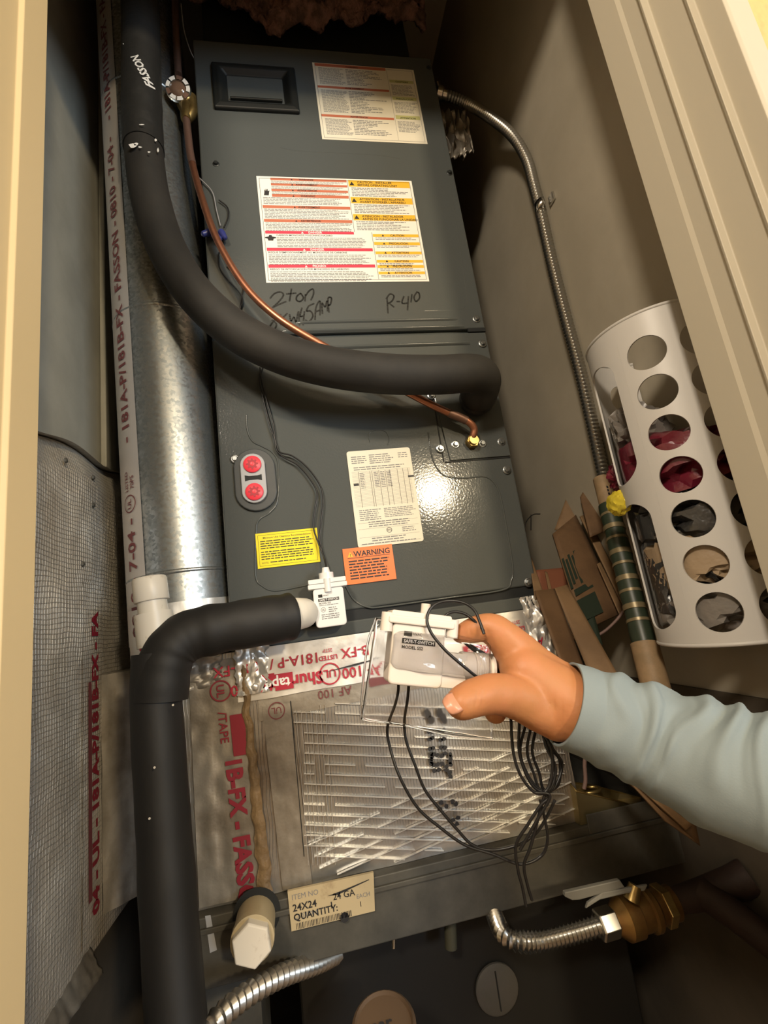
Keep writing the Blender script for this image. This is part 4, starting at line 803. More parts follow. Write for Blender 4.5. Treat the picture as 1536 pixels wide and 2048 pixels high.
# ================================================================== BAG HOLDER
bh = thing('bag_holder', (XR - .03, -.206, 1.222), 'white perforated plastic bag dispenser with round and slot holes on the right wall', 'bag holder')
HC = Vector((.470, -.206, 0)); HR = .075; HZ0, HZ1 = 1.222, 1.606
def hcyl(th, z, r=HR):
    a = math.radians(th); return Vector((HC.x - r * math.cos(a), HC.y - r * math.sin(a), z))
m = MB()
def patch(t0, t1, z0, z1, hole=None, k=40):
    # hole: (theta, z, half width in degrees, half height, half straight length)
    if hole is None:
        nu = max(2, int(abs(t1 - t0) / 6) + 1); m.grid(lambda s, t: hcyl(t0 + (t1 - t0) * s, z0 + (z1 - z0) * t), nu, max(2, int((z1 - z0) / .01) + 1)); return
    ht, hz_, hw, hh, hs = hole; inn = []; out = []
    for i in range(k):
        a = 2 * PI * (i + .5) / k; ca, sa = math.cos(a), math.sin(a)
        inn.append((ht + hw * ca, hz_ + hh * sa + (hs if sa > 0 else -hs)))
        # project onto the rectangle
        dx = hw * ca * (1 if True else 0); dz = hh * sa + (hs if sa > 0 else -hs)
        tx = ((t1 - ht) if dx > 0 else (ht - t0)) / max(abs(dx), 1e-6); tz = ((z1 - hz_) if dz > 0 else (hz_ - z0)) / max(abs(dz), 1e-6); t_ = min(tx, tz)
        out.append((ht + dx * t_, hz_ + dz * t_))
    vs = []; nr = 4
    for j in range(nr):
        f_ = j / (nr - 1)
        for (a0, b0), (a1, b1) in zip(inn, out): vs.append(hcyl(a0 + (a1 - a0) * f_, b0 + (b1 - b0) * f_))
    fs = [(j * k + i, j * k + (i + 1) % k, (j + 1) * k + (i + 1) % k, (j + 1) * k + i) for j in range(nr - 1) for i in range(k)]
    # corner triangles
    m.add(vs, fs); b = len(m.v) - len(vs) + (nr - 1) * k
    for ct_, cz_ in ((t0, z0), (t1, z0), (t1, z1), (t0, z1)):
        best = None
        for i in range(k):
            a_, b_ = out[i], out[(i + 1) % k]
            if abs(a_[0] - b_[0]) > 1e-6 and abs(a_[1] - b_[1]) > 1e-6:
                dd = (a_[0] - ct_) ** 2 + ((b_[1] - cz_) * 500) ** 2; d2 = (b_[0] - ct_) ** 2 + ((a_[1] - cz_) * 500) ** 2; dd = min(dd, d2)
                if best is None or dd < best[0]: best = (dd, i)
        if best:
            i = best[1]; m.v.append(hcyl(ct_, cz_)); m.f.append([b + i, b + (i + 1) % k, len(m.v) - 1]); m.m.append(0)
zr = [1.553 - .0494 * i for i in range(7)]; z_lo, z_hi = zr[-1] - .0247, zr[0] + .0247
for t0, t1, tc_ in ((20, 62, 41), (62, 104, 83), (-112, -70, -91)):
    for z in zr: patch(t0, t1, z - .0247, z + .0247, (tc_, z, 15.8, .0203, 0))
patch(-70, -50, z_lo, z_hi)
zs = (1.403,)
patch(-50, 20, 1.403, z_hi, (-15, 1.492, 25, .022, .055)); patch(-50, 20, z_lo, 1.403, (-15, 1.315, 25, .022, .052))
patch(-112, 104, z_hi, HZ1); patch(-112, 104, HZ0, z_lo)
patch(104, 113, HZ0, HZ1)
sh = m.build('perforated_shell', 'hold', bh, smooth=None, solid=.0022)
bm = bmesh.new(); bm.from_mesh(sh.data); bmesh.ops.remove_doubles(bm, verts=bm.verts, dist=.0011)
for f in bm.faces: f.smooth = True
bm.to_mesh(sh.data); bm.free()
md = sh.modifiers.new('split', 'EDGE_SPLIT'); md.split_angle = math.radians(35)
for z in (HZ0 + .002, HZ1 - .002):
    m = MB(); m.tube([hcyl(t, z) for t in range(-112, 114, 6)], .0024, 8); m.build('rim', 'hold', bh, smooth=60)
def bag(name, c, s, mt, seed, label, amp=.5, group='plastic bags in the dispenser', lim=True, sub=4):
    bm = bmesh.new(); bmesh.ops.create_icosphere(bm, subdivisions=sub, radius=1)
    vs = []
    for v in bm.verts:
        p = v.co.copy(); q_ = p * 1.6 + Vector((seed * 3.1, seed, 0)); k_ = 1 - amp * (abs(noise.noise(q_)) + .6 * abs(noise.noise(q_ * 2.2)) + .4 * abs(noise.noise(q_ * 4.5)))
        w_ = Vector((c[0] + p.x * s[0] * k_, c[1] + p.y * s[1] * k_, c[2] + p.z * s[2] * k_))
        if lim:
            d_ = Vector((w_.x - HC.x, w_.y - HC.y)); 
            if d_.length > HR - .006: d_ = d_.normalized() * (HR - .006); w_.x = HC.x + d_.x; w_.y = HC.y + d_.y
            w_.x = min(w_.x, XR - .003)
        vs.append(w_)
    fs = [tuple(x.index for x in f.verts) for f in bm.faces]; bm.free(); mm = MB(); mm.add(vs, fs)
    return tag(mm.build(name, mt, smooth=35), label, 'plastic bag', group)
bag('plastic_bag', (.462, -.206, 1.262), (.09, .09, .040), 'baggrey', 1, 'crumpled grey plastic bag at the very bottom of the white dispenser')
bag('plastic_bag', (.456, -.214, 1.312), (.09, .09, .045), 'bagtan', 2, 'tan and grey crumpled bag behind the second lowest round hole')
bag('plastic_bag', (.455, -.190, 1.300), (.085, .075, .070), 'bagdark', 6, 'long charcoal bag filling the lower slot of the white dispenser')
bag('plastic_bag', (.460, -.208, 1.362), (.09, .09, .042), 'bagdark', 3, 'black plastic bag behind the third lowest round hole')
bag('plastic_bag', (.458, -.200, 1.428), (.10, .10, .052), 'bagred', 4, 'shiny maroon plastic bag in the middle of the white dispenser')
b5 = bag('plastic_bag', (.440, -.175, 1.482), (.050, .050, .052), 'baggrey', 5, 'grey plastic bag twisting up through the upper slot', amp=.7)
bag('plastic_bag', (.448, -.125, 1.440), (.026, .020, .028), 'bagred', 7, 'maroon bag corner poking out of the left side of the dispenser', lim=False, amp=.4)
bag('plastic_bag', (.404, -.160, 1.398), (.010, .024, .018), 'bagyellow', 8, 'small yellow bag end between the two slots of the dispenser', lim=False, amp=.3)

# ================================================================== ROLL, PAPER BAGS, CORDS between cabinet and right wall
ra, rb_ = at(1203, 958, D=.640), at(1318, 1400, D=.545)
wr_ = thing('paper_roll', rb_, 'thin dark green and tan banded paper roll leaning beside the white dispenser', 'roll')
def rp(t): return ra.lerp(rb_, t)
m = MB(); m.tube([rp(0), rp(.22)], .0125, 20); m.build('tan_end', 'rollpaper', wr_, smooth=50)
m = MB(); m.tube([rp(i / 20) for i in range(3, 17)], [.0142 + .0006 * math.sin(i * 1.7) for i in range(14)], 20); m.build('green_wrap', 'wrap', wr_, smooth=50)
m = MB(); m.tube([rp(.79), rp(1.0)], .0165, 20); m.build('tan_end', 'rollpaper', wr_, smooth=50)
for i in range(9):
    t = .20 + i * .062; m = MB(); m.tube([rp(t), rp(t + .012 + .010 * (i % 2))], .01465 + .0004, 20); 
    m.build('printed_band', 'gold', wr_, smooth=50)
m = MB(); a_ = (rb_ - ra).normalized(); s_ = a_.cross(NF).normalized(); mpx = lambda a, b: rp(.04) + NF * .0130 - XA * .003 + a_ * a + s_ * (-b)
for i in range(6): m.add([mpx(.004 + i * .006, -.002), mpx(.008 + i * .006, -.002), mpx(.008 + i * .006, .003), mpx(.004 + i * .006, .003)], [(0, 1, 2, 3)])
m.build('printed_band', 'blackink', wr_)
def sheet(name, px, mt, label, th=.0015, group='paper bags beside the cabinet', bend=0.0, parent=None):
    q = [at(x, y, D=d_) for x, y, d_ in px]; mm = MB()
    def f(s, t):
        a = q[0].lerp(q[1], s); b = q[3].lerp(q[2], s); p = a.lerp(b, t); return p + Vector((0, -bend * math.sin(PI * t) * math.sin(PI * s), 0))
    mm.grid(f, 8, 12); o = mm.build(name, mt, parent, smooth=60, solid=th)
    if parent is None: tag(o, label, 'paper bag', group)
    return o
B1 = [(1105, 1069, .74), (1151, 1031, .76), (1244, 1226, .66), (1165, 1262, .64)]
b1 = sheet('paper_bag', B1, 'kraft', 'folded brown paper bag printed with dark green bands, leaning by the wall', .004, bend=.004)
q = [at(x, y, D=d_ - .006) for x, y, d_ in B1]
m = MB(); 
def quadpt(s, t): return q[0].lerp(q[1], s).lerp(q[3].lerp(q[2], s), t)
def strip(s0, s1, t0, t1): m.add([quadpt(s0, t0), quadpt(s1, t0), quadpt(s1, t1), quadpt(s0, t1)], [(0, 1, 2, 3)])
for i in range(6): strip(.04 + i * .10, .11 + i * .10, .30 + .03 * (i % 2), .62 - .03 * (i % 3))
strip(.10, .62, .64, .70); strip(.05, .60, .74, .93)
ps = b1; m.build('green_print', 'greenprint', b1)
sheet('paper_bag', [(1133, 995, .80), (1165, 1020, .78), (1160, 1060, .77), (1109, 1060, .79)], 'kraftpale', 'pale torn paper bag corner sticking up behind the green-printed bag', .002)
sheet('paper_bag', [(1160, 995, .74), (1182, 955, .75), (1215, 1060, .70), (1180, 1075, .70)], 'kraft', 'brown paper bag peak just left of the paper roll top', .003)
sheet('paper_bag', [(1160, 1033, .745), (1172, 1030, .750), (1262, 1205, .665), (1250, 1222, .655)], 'kraftpale', 'thin folded brown bag edge right behind the green-printed bag', .003)
sheet('paper_bag', [(1172, 1050, .755), (1192, 1045, .76), (1270, 1190, .68), (1258, 1205, .675)], 'kraft', 'darker brown bag edge nearest the banded paper roll', .003)
sheet('paper_bag', [(1194, 1128, .690), (1200, 1125, .695), (1250, 1225, .65), (1240, 1232, .645)], 'kraftpale', 'short brown bag fold in front of the darker bag edges', .002)
sheet('paper_bag', [(1110, 1150, .72), (1165, 1150, .70), (1205, 1290, .62), (1165, 1300, .62)], 'greenprint', 'dark green printed paper bag low beneath the leaning bags', .003)
b5_ = sheet('paper_bag', [(1072, 1141, .70), (1131, 1136, .71), (1135, 1215, .67), (1080, 1220, .67)], 'kraftred', 'rust-coloured paper bag top standing right beside the cabinet', .003)
sheet('paper_bag', [(1057, 1111, .705), (1063, 1118, .705), (1090, 1195, .665), (1070, 1200, .665)], 'kraftpale', 'pale brown bag sliver touching the cabinet right edge', .002)
sheet('paper_bag', [(1090, 1143, .688), (1094, 1145, .688), (1106, 1190, .66), (1099, 1190, .66)], 'kraftpale', 'narrow pale fold in front of the rust-coloured bag', .002)
pb = thing('paper_bag', at(1400, 1692, D=.50), 'long folded kraft paper bag slanting down under the sleeve', 'paper bag', 'paper bags beside the cabinet')
sheet('bag_front', [(1069, 1182, .660), (1109, 1178, .665), (1253, 1565, .535), (1165, 1450, .56)], 'kraft', '', .002, parent=pb)
sheet('bag_back', [(1109, 1177, .668), (1134, 1170, .675), (1378, 1600, .50), (1240, 1500, .56)], 'kraftpale', '', .002, parent=pb)
sheet('bag_gusset', [(1228, 1515, .56), (1380, 1602, .515), (1400, 1692, .500), (1252, 1563, .540)], 'kraft', '', .002, parent=pb, bend=.01)
sheet('bag_gusset', [(1256, 1556, .532), (1300, 1585, .522), (1385, 1650, .502), (1372, 1660, .500)], 'kraftpale', '', .002, parent=pb)
sheet('bag_front', [(1180, 1480, .56), (1256, 1560, .533), (1399, 1690, .497), (1330, 1642, .510)], 'kraft', '', .002, parent=pb)
for i in range(6):
    s_ = i * 4.5
    wirething('cord', [[(1112 + s_ * .6, 1262 + s_ * .5, -.03), (1150 + s_, 1262 + s_ * 1.0, -.045), (1190 + s_ * 1.0, 1290 + s_ * 1.2, -.06), (1212 + s_ * .9, 1335 + s_, -.075), (1222 + s_ * .9, 1390 + s_, -.09)]], .0014, 'rope', ['topmost strand', 'second strand from the top', 'third strand from the top', 'third strand from the bottom', 'second strand from the bottom', 'lowest strand'][5 - i] + ' of the tan cord bundle curving behind the wrist', 'cord', group='tan cord strands')
wirething('pink_cord', [[(1262, 1165, -.05), (1262, 1190, -.05), (1245, 1225, -.05), (1215, 1258, -.045), (1180, 1280, -.04)]], .0022, 'wirepink', 'dull pink cord looping past the paper roll to the bags', 'cord')
wirething('black_cord', [[(1045, 1100, -.0), (1050, 1050, .01), (1065, 1030, .02), (1080, 1028, .03)], [(1062, 1060, .0), (1062, 1030, .02)]], .0009, 'wire', 'wispy dark wire at the right edge of the cabinet against the wall', 'wire')
wirething('power_cord', [[(1182, 1500, -.02), (1170, 1520, -.02), (1171, 1560, -.02), (1168, 1578, -.02)]], .0028, 'wirepink', 'dull brown cord dropping into the brass-coloured tin', 'cord')
# tin box
bt = thing('tin_container', at(1200, 1640, Y=-.01), 'open brass-coloured metal pan sitting at the end of the support channel', 'container')
rim_ = [at(x, y, Y=y_) for x, y, y_ in ((1136, 1563, .0), (1152, 1582, -.016), (1240, 1603, -.012), (1290, 1618, -.004), (1292, 1600, .02), (1240, 1585, .03), (1180, 1570, .03))]
bot = [Vector((p.x * .97 + .007, p.y, ZT + .001)) for p in rim_]; k = len(rim_)
m = MB(); m.add(rim_ + bot, [(i, (i + 1) % k, k + (i + 1) % k, k + i) for i in range(k)] + [tuple(range(k, 2 * k))]); m.build('pan', 'tin', bt, solid=.001)
m = MB(); m.tube(rim_ + [rim_[0]], .0013, 8); m.build('rolled_rim', 'brass', bt, smooth=60)
m = MB(); c_ = at(1180, 1577, Y=.008); m.tube([c_ + Vector((.014 * math.cos(a), .010 * math.sin(a), -.002)) for a in [2 * PI * i / 20 for i in range(21)]], .0028, 8); m.build('coiled_lid', 'brass', bt, smooth=60)

# ================================================================== BELOW THE CHANNEL: gas valve, flex lines, dark enclosure
gv = thing('gas_valve', at(1250, 1840, Y=-.06), 'brass gas shutoff valve with a steel nut and grey lever below the channel', 'valve')
g = lambda x, y, d_: at(x, y, D=d_)
axg = (g(1370, 1797, .62) - g(1210, 1847, .62)).normalized(); g0 = g(1195, 1852, .62)
m = MB(); m.lathe([(.0145, 0), (.0165, .002), (.0165, .022), (.0145, .024)], g0, axg, 6); m.build('hex_nut', 'chrome', gv, bevel=.0008)
m = MB(); m.lathe([(.0135, .022), (.0185, .028), (.0235, .034), (.0235, .050), (.0205, .052), (.0205, .066), (.0235, .068), (.0235, .074), (.0190, .078), (.0190, .104), (.0150, .106)], g0, axg, 28); m.lathe([(.012, .100), (.012, .128), (.0095, .130)], g0, axg, 18); m.build('valve_body', 'brassworn', gv, smooth=35)
m = MB(); m.lathe([(.0220, .086), (.0225, .087), (.0225, .096), (.0220, .097)], g0, axg, 6); m.build('hex_nut', 'brass', gv)
hn = [g(1172, 1818, .60), g(1200, 1800, .598), g(1250, 1788, .596), g(1290, 1782, .594), g(1296, 1770, .594), g(1258, 1776, .596), g(1205, 1785, .598), g(1176, 1806, .60)]
m = MB(); m.add(hn + [p + YA * .004 for p in hn], [tuple(range(8)), tuple(range(15, 7, -1))] + [(i, (i + 1) % 8, 8 + (i + 1) % 8, 8 + i) for i in range(8)]); m.build('lever', 'leverm', gv, bevel=.001)
m = MB(); m.tube([g(1262, 1800, .600), g(1270, 1770, .600)], [.009, .007], 14); m.build('lever_stem', 'brass', gv, smooth=40)
hb = [g(1130, 1794, .60), g(1145, 1801, .60), g(1160, 1800, .60), g(1250, 1775, .597), g(1240, 1760, .597), g(1130, 1785, .60)]
m = MB(); m.add(hb + [p + YA * .006 for p in hb], [tuple(range(6)), tuple(range(11, 5, -1))] + [(i, (i + 1) % 6, 6 + (i + 1) % 6, 6 + i) for i in range(6)]); tag(m.build('bracket_lip', 'leverm', bevel=.001), 'pale grey bent metal lip just under the channel above the gas valve', 'bracket')
fl = corrugated([g(984, 1800, .72), g(990, 1832, .675), g(1006, 1865, .645), (g(1035, 1882, .632)), g(1080, 1882, .63), g(1140, 1868, .625), g(1200, 1850, .62)], .0098, .0052, .0014, 16)
tag(fl.build('gas_flex_line', 'chrome', smooth=50), 'shiny ribbed flexible gas connector bending left from the brass valve', 'hose')
fl = corrugated([g(720, 1880, .78), g(648, 1920, .70), g(565, 1950, .64), g(490, 1992, .60), g(430, 2045, .57), g(380, 2120, .55)], .0098, .0090, .0014, 16)
tag(fl.build('flexible_conduit', 'steel', smooth=50), 'coiled steel conduit running out at the bottom below the hexagonal plug', 'conduit')
bp_ = thing('brown_pipe', g(1536, 1880, .56), 'dark brown tee-shaped iron pipe at the right below the channel', 'pipe')
m = MB(); m.tube([g(1340, 1803, .62), g(1400, 1790, .61), g(1465, 1768, .60), g(1500, 1752, .59)], [.0135, .0165, .0185, .0195], 22); m.build('pipe_run', 'rust', bp_, smooth=50)
m = MB(); m.tube([g(1400, 1782, .61), g(1470, 1830, .58), g(1545, 1888, .55), g(1640, 1960, .51)], [.0175, .0170, .0165, .0160], 22); m.build('pipe_branch', 'rust', bp_, smooth=50)
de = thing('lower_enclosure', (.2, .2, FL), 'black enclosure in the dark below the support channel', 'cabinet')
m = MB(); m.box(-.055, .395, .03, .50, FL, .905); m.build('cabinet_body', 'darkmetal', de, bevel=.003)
dp = at(993, 1976, Y=.028); m = MB(); m.lathe([(.029, 0), (.029, .003), (.026, .005)], dp, NF, 32); dd = m.build('cover_disc', 'disc', de, smooth=50)
m = MB(); m.box(dp.x - .0008, dp.x + .0008, dp.y - .0062, dp.y - .0052, dp.z - .022, dp.z + .022); m.build('disc_scratch', 'black', dd)
m = MB(); m.tube([at(786, 1868, Y=-.005), at(787, 1895, Y=-.005)], [.004, .003], 10); tag(m.build('hanging_screw', 'chrome', smooth=50), 'small shiny screw tip hanging below the channel', 'screw')
m = MB(); m.tube([at(900, 1842, Y=.0), at(902, 1895, Y=.0)], .008, 12); tag(m.build('dark_stub', 'stubdark', smooth=50), 'dim olive pipe stub hanging beneath the channel in shadow', 'pipe')
m = MB(); cc_ = at(768, 2052, D=.58); m.lathe([(.033, -.05), (.033, .0), (.030, .003), (.028, -.0005)], cc_, (0, -.35, 1), 32); cp = m.build('canister', 'tancap', smooth=40); tag(cp, 'tan round-topped canister with a short dark word at the bottom edge', 'canister')
m = MB(); A_ = Vector((0, -.35, 1)).normalized(); Uc = XA; Vc = A_.cross(Uc).normalized()
m.text('nar', lambda a, b: cc_ + A_ * .0008 + Uc * a * 1 + Vc * (b), .017, -.014, -.004, bold=.02); m.build('lettering', 'blackink', cp)
m = MB(); m.box(-.17, -.10, .02, .10, FL, .905); tag(m.build('metal_post', 'galvdull'), 'galvanized post under the left end of the support channel', 'post')

# ================================================================== PACKAGED SWITCH
po = at(828, 1308, D=.362); pu = (at(884, 1314, D=.362) - po).normalized(); pn = NF.copy(); pn = (pn - pu * pn.dot(pu)).normalized(); pv = pn.cross(pu).normalized()
if pv.z < 0: pv = -pv
fsw = thing('packaged_float_switch', po - ZA * .02, 'cream white float switch in a clear package, held in the hand', 'switch')
prf = (po, pu, pv, pn)
m = MB(); m.prism(prf, rrect(.040, .044, .004), -.012, .012); bd = m.build('switch_body', 'whitewarm', fsw, bevel=.0018, seg=3)
m = MB(); m.prism((po + pv * .0235 + pu * .001, pu, pv, pn), rrect(.050, .0055, .0018), -.014, .0145); m.prism((po + pv * .0280 + pu * .001, pu, pv, pn), rrect(.046, .0045, .0018), -.012, .0125); m.build('lid', 'whitewarm', fsw, bevel=.001)
for dx in (-.0245, .0255):
    m = MB(); m.tube([po + pu * dx + pv * .0145 + pn * .009, po + pu * dx + pv * .028 + pn * .009], .0045, 14); m.build('screw_boss', 'whitewarm', fsw, smooth=40)
m = MB(); m.tube([po + pv * .029 + pu * .006, po + pv * .038 + pu * .006], .0036, 14); m.build('vent_nipple', 'whitewarm', fsw, smooth=40)
m = MB(); m.obox(prf, .018, .038, -.021, .004, -.010, .0105); m.tube([po + pu * .036 - pv * .006, po + pu * .046 - pv * .006], .0118, 24); m.tube([po + pu * (.046 + i * .00045) - pv * .006 for i in range(36)], [.0118 + .0008 * (0, 1, 0, -1)[i % 4] for i in range(36)], 24); m.build('threaded_adapter', 'whitewarm', fsw, smooth=40, bevel=.0006)
mpS = lambda a, b: po + pu * a + pv * b + pn * .0124; mpT = lambda a, b: mpS(a, b) + pn * .00015
m = MB(); bar(m, mpS, -.0115, -.0055, .0125, .0160, 1); m.text('HVAC', mpS, .0026, -.0050, .0135, mi=1); bar(m, mpS, -.0125, .0125, .0072, .0108, 1); m.text('SAFE-T-SWITCH', mpT, .0032, 0, .0079, 'CENTER', .02, mi=2); m.text('MODEL SS2', mpS, .0032, -.0125, .0036, bold=.02, mi=0)
m.build('lettering', ['blackink', 'wire', 'whiteink'], bd)
pk = thing('blister_package', po - ZA * .07, 'clear crinkled plastic clamshell package hanging from the fingers', 'package')
# blister: a thin open shell round the switch, with a flat sheet hanging below
def pkp(px, py, d_=.376): return at(px, py, D=d_)
C_ = [pkp(722, 1438), pkp(985, 1478), pkp(985, 1262), pkp(752, 1236)]
m = MB()
def pf(s, t):
    a = C_[0].lerp(C_[1], s); b = C_[3].lerp(C_[2], s); p = a.lerp(b, t)
    e = min(1, 6 * min(s, 1 - s)) * min(1, 6 * max(0, t - .42)) * min(1, 7 * (1 - t)); e = e * e * (3 - 2 * e)
    return p + NF * (.032 * e) + Vector((0, .002 * noise.noise(Vector((s * 7, t * 7, 1))), 0))
m.grid(pf, 48, 48); m.build('blister_shell', 'clear', pk, smooth=60, solid=.0004)
m = MB(); ed = [pkp(752, 1236), pkp(735, 1290), pkp(723, 1400), pkp(722, 1428), pkp(732, 1440), pkp(800, 1448), pkp(900, 1470), pkp(985, 1478)]
m.tube(smooth_path(ed, 6), .0009, 8); m.build('rolled_edge', 'clear', pk, smooth=60)

# wires of the packaged switch: two leads and the coil hanging from the hand
def dw(name, paths, label, r=.00115):
    mm = MB()
    for pa in paths: mm.tube(smooth_path([at(x, y, D=d_) for x, y, d_ in pa], 8), r, 7)
    return tag(mm.build(name, 'wire', smooth=60), label, 'wire')
dw('lead_wire', [[(797, 1366, .362), (796, 1385, .372), (790, 1410, .390), (775, 1455, .395), (780, 1495, .395), (800, 1555, .39), (835, 1615, .39), (880, 1655, .39), (930, 1690, .39), (985, 1708, .39), (1040, 1728, .39), (1082, 1712, .39), (1095, 1680, .385), (1090, 1640, .38), (1080, 1600, .378)]], 'left one of two black leads dropping from the packaged switch')
dw('lead_wire', [[(818, 1366, .362), (815, 1400, .372), (809, 1440, .392), (812, 1480, .392), (830, 1530, .39), (850, 1580, .39), (885, 1625, .39), (915, 1660, .39), (945, 1690, .39), (985, 1700, .39), (1035, 1690, .385), (1070, 1668, .382), (1090, 1640, .38), (1110, 1600, .378)]], 'right one of two black leads dropping from the packaged switch')
cl = []
for i in range(5):
    f_ = i / 4; l0 = 1020 + 14 * i; lx = 1026 + 9 * i + 4 * math.sin(i * 2.2); rx = 1092 + 6 * i
    cl.append([(l0, 1405, .372 + .002 * i), (l0 + 2 + 3 * math.sin(i), 1440, .368 + .002 * i), (lx, 1500, .366 + .002 * i), (lx + 14, 1548 + 3 * math.sin(i * 3), .366 + .002 * i), (1068 + 5 * i, 1580 + 4 * math.cos(i * 2), .366 + .002 * i), (rx, 1582 - 3 * i, .365 + .002 * i), (rx + 12 - 1.0 * i + 5 * math.sin(i * 2.7), 1545 - 6 * i, .364 + .003 * i), (rx + 2 - 5 * i + 6 * math.cos(i * 1.9), 1490, .364 + .003 * i), (1062 + 9 * i, 1432, .370 + .002 * i), (1050 + 4 * i, 1400, .374)])
cl += [[(1088, 1586, .366), (1096, 1596, .366), (1080, 1612, .368), (1055, 1650, .372), (1032, 1690, .378), (1036, 1740, .384), (1045, 1775, .39), (1052, 1812, .395)], [(1098, 1580, .366), (1086, 1600, .368), (1062, 1690, .376), (1048, 1730, .382), (1055, 1770, .39), (1064, 1800, .395)], [(1070, 1585, .366), (1100, 1592, .364), (1074, 1640, .370), (1040, 1700, .378)]]
dw('wire_coil', cl, 'gathered coil of black wire hanging below the hand')
dw('wire_loop', [[(968, 1365, .346), (930, 1335, .343), (890, 1300, .343), (862, 1265, .345), (854, 1236, .348), (866, 1212, .350), (893, 1202, .350), (925, 1205, .350), (948, 1220, .348), (960, 1245, .345), (968, 1268, .342)], [(906, 1264, .352), (890, 1248, .354), (891, 1232, .354), (907, 1224, .353), (930, 1228, .352), (952, 1245, .350), (968, 1262, .346)],
                 [(925, 1282, .360), (950, 1302, .365), (980, 1318, .370), (995, 1340, .372), (1015, 1400, .374)], [(940, 1290, .364), (975, 1312, .368), (990, 1330, .372), (1010, 1380, .374), (1030, 1410, .374)]], 'thin black wire loops springing over the index finger and package')

# ================================================================== PERSON: right hand and sleeve
pr = thing('person', at(1136, 1406, D=.335), 'person reaching in from the right in a pale blue long sleeve, holding a packaged switch', 'person')
def hj(px, py, d_, rpx): return (at(px, py, D=d_), rpx / FOC * d_ * 1.02)
chains = [
  [hj(1250, 1460, .322, 66), hj(1190, 1436, .330, 66), hj(1140, 1410, .336, 68), hj(1095, 1380, .340, 60), hj(1050, 1342, .344, 50)],
  [hj(1250, 1450, .330, 62), hj(1140, 1395, .345, 62), hj(1085, 1355, .352, 52), hj(1045, 1320, .354, 46)],
  [hj(1120, 1435, .338, 46), hj(1075, 1415, .336, 44), hj(1040, 1398, .333, 42), hj(1000, 1388, .328, 39), hj(965, 1390, .324, 37), hj(942, 1398, .322, 35), hj(924, 1406, .320, 32)],  # thumb
  [hj(1085, 1360, .350, 54), hj(1040, 1312, .352, 46), hj(1006, 1275, .352, 36), hj(982, 1256, .354, 30), hj(955, 1257, .357, 26), hj(935, 1264, .360, 23), hj(922, 1268, .362, 19)],  # index
  [hj(1070, 1350, .365, 42), hj(1035, 1318, .374, 34), hj(1015, 1325, .392, 26), hj(1000, 1360, .398, 23), hj(990, 1404, .380, 24), hj(990, 1424, .366, 22)],   # middle
  [hj(1090, 1375, .372, 38), hj(1055, 1345, .384, 30), hj(1040, 1358, .402, 24), hj(1030, 1388, .400, 22), hj(1020, 1402, .392, 19)],   # ring
  [hj(1110, 1400, .374, 34), hj(1080, 1375, .388, 27), hj(1065, 1385, .400, 21), hj(1055, 1402, .394, 18)],                          # little
]
m = MB()
for ch in chains:
    pts = [c_[0] for c_ in ch]; rs = [c_[1] for c_ in ch]
    sp_ = smooth_path(pts, 6); rsp = []
    for i in range(len(rs) - 1): rsp += [rs[i] + (rs[i + 1] - rs[i]) * (j / 6) for j in range(6)]
    rsp.append(rs[-1])
    # rounded ends
    d0 = (sp_[0] - sp_[1]).normalized(); d1 = (sp_[-1] - sp_[-2]).normalized()
    he = [(sp_[0] + d0 * rsp[0] * math.sin(a), rsp[0] * math.cos(a)) for a in (1.35, 1.0, .6)]; te = [(sp_[-1] + d1 * rsp[-1] * math.sin(a), rsp[-1] * math.cos(a)) for a in (.3, .6, .9, 1.2, 1.45)]
    m.tube([h[0] for h in he] + sp_ + [t_[0] for t_ in te], [h[1] for h in he] + rsp + [t_[1] for t_ in te], 20)
off = worldorg(pr); me = bpy.data.meshes.new('tmp'); me.from_pydata([p - off for p in m.v], [], m.f)
bm = bmesh.new(); bm.from_mesh(me); bmesh.ops.recalc_face_normals(bm, faces=bm.faces); bm.to_mesh(me); bm.free()
to = bpy.data.objects.new('tmp', me); COL.objects.link(to)
rm = to.modifiers.new('r', 'REMESH'); rm.mode = 'VOXEL'; rm.voxel_size = 0.0013
sm = to.modifiers.new('s', 'SMOOTH'); sm.factor = .6; sm.iterations = 16
dg = bpy.context.evaluated_depsgraph_get(); me2 = bpy.data.meshes.new_from_object(to.evaluated_get(dg)); bpy.data.objects.remove(to)
# skin creases at knuckles and wrist
cre = []; vw_ = (CAM - at(1000, 1350, D=.335)).normalized()
for (x0, y0, x1, y1, d_, dep, wid) in ((962, 1350, 950, 1432, .322, .0007, .0007), (971, 1352, 962, 1432, .322, .0006, .0006), (954, 1352, 940, 1430, .322, .0004, .0005), (1024, 1432, 1052, 1400, .334, .0012, .0011), (1040, 1436, 1072, 1398, .334, .0008, .0008),
                              (1000, 1352, 1042, 1388, .334, .0012, .0020), (1104, 1345, 1100, 1470, .336, .0006, .0009), (1118, 1340, 1116, 1478, .336, .0006, .0008), (1060, 1452, 1100, 1420, .336, .0005, .0008), (968, 1236, 980, 1284, .352, .0006, .0008), (960, 1234, 966, 1284, .353, .0005, .0006), (938, 1240, 944, 1286, .358, .0006, .0006)):
    cre.append((at(x0, y0, D=d_) - off, at(x1, y1, D=d_) - off, dep, wid))
me2.name = 'hand'
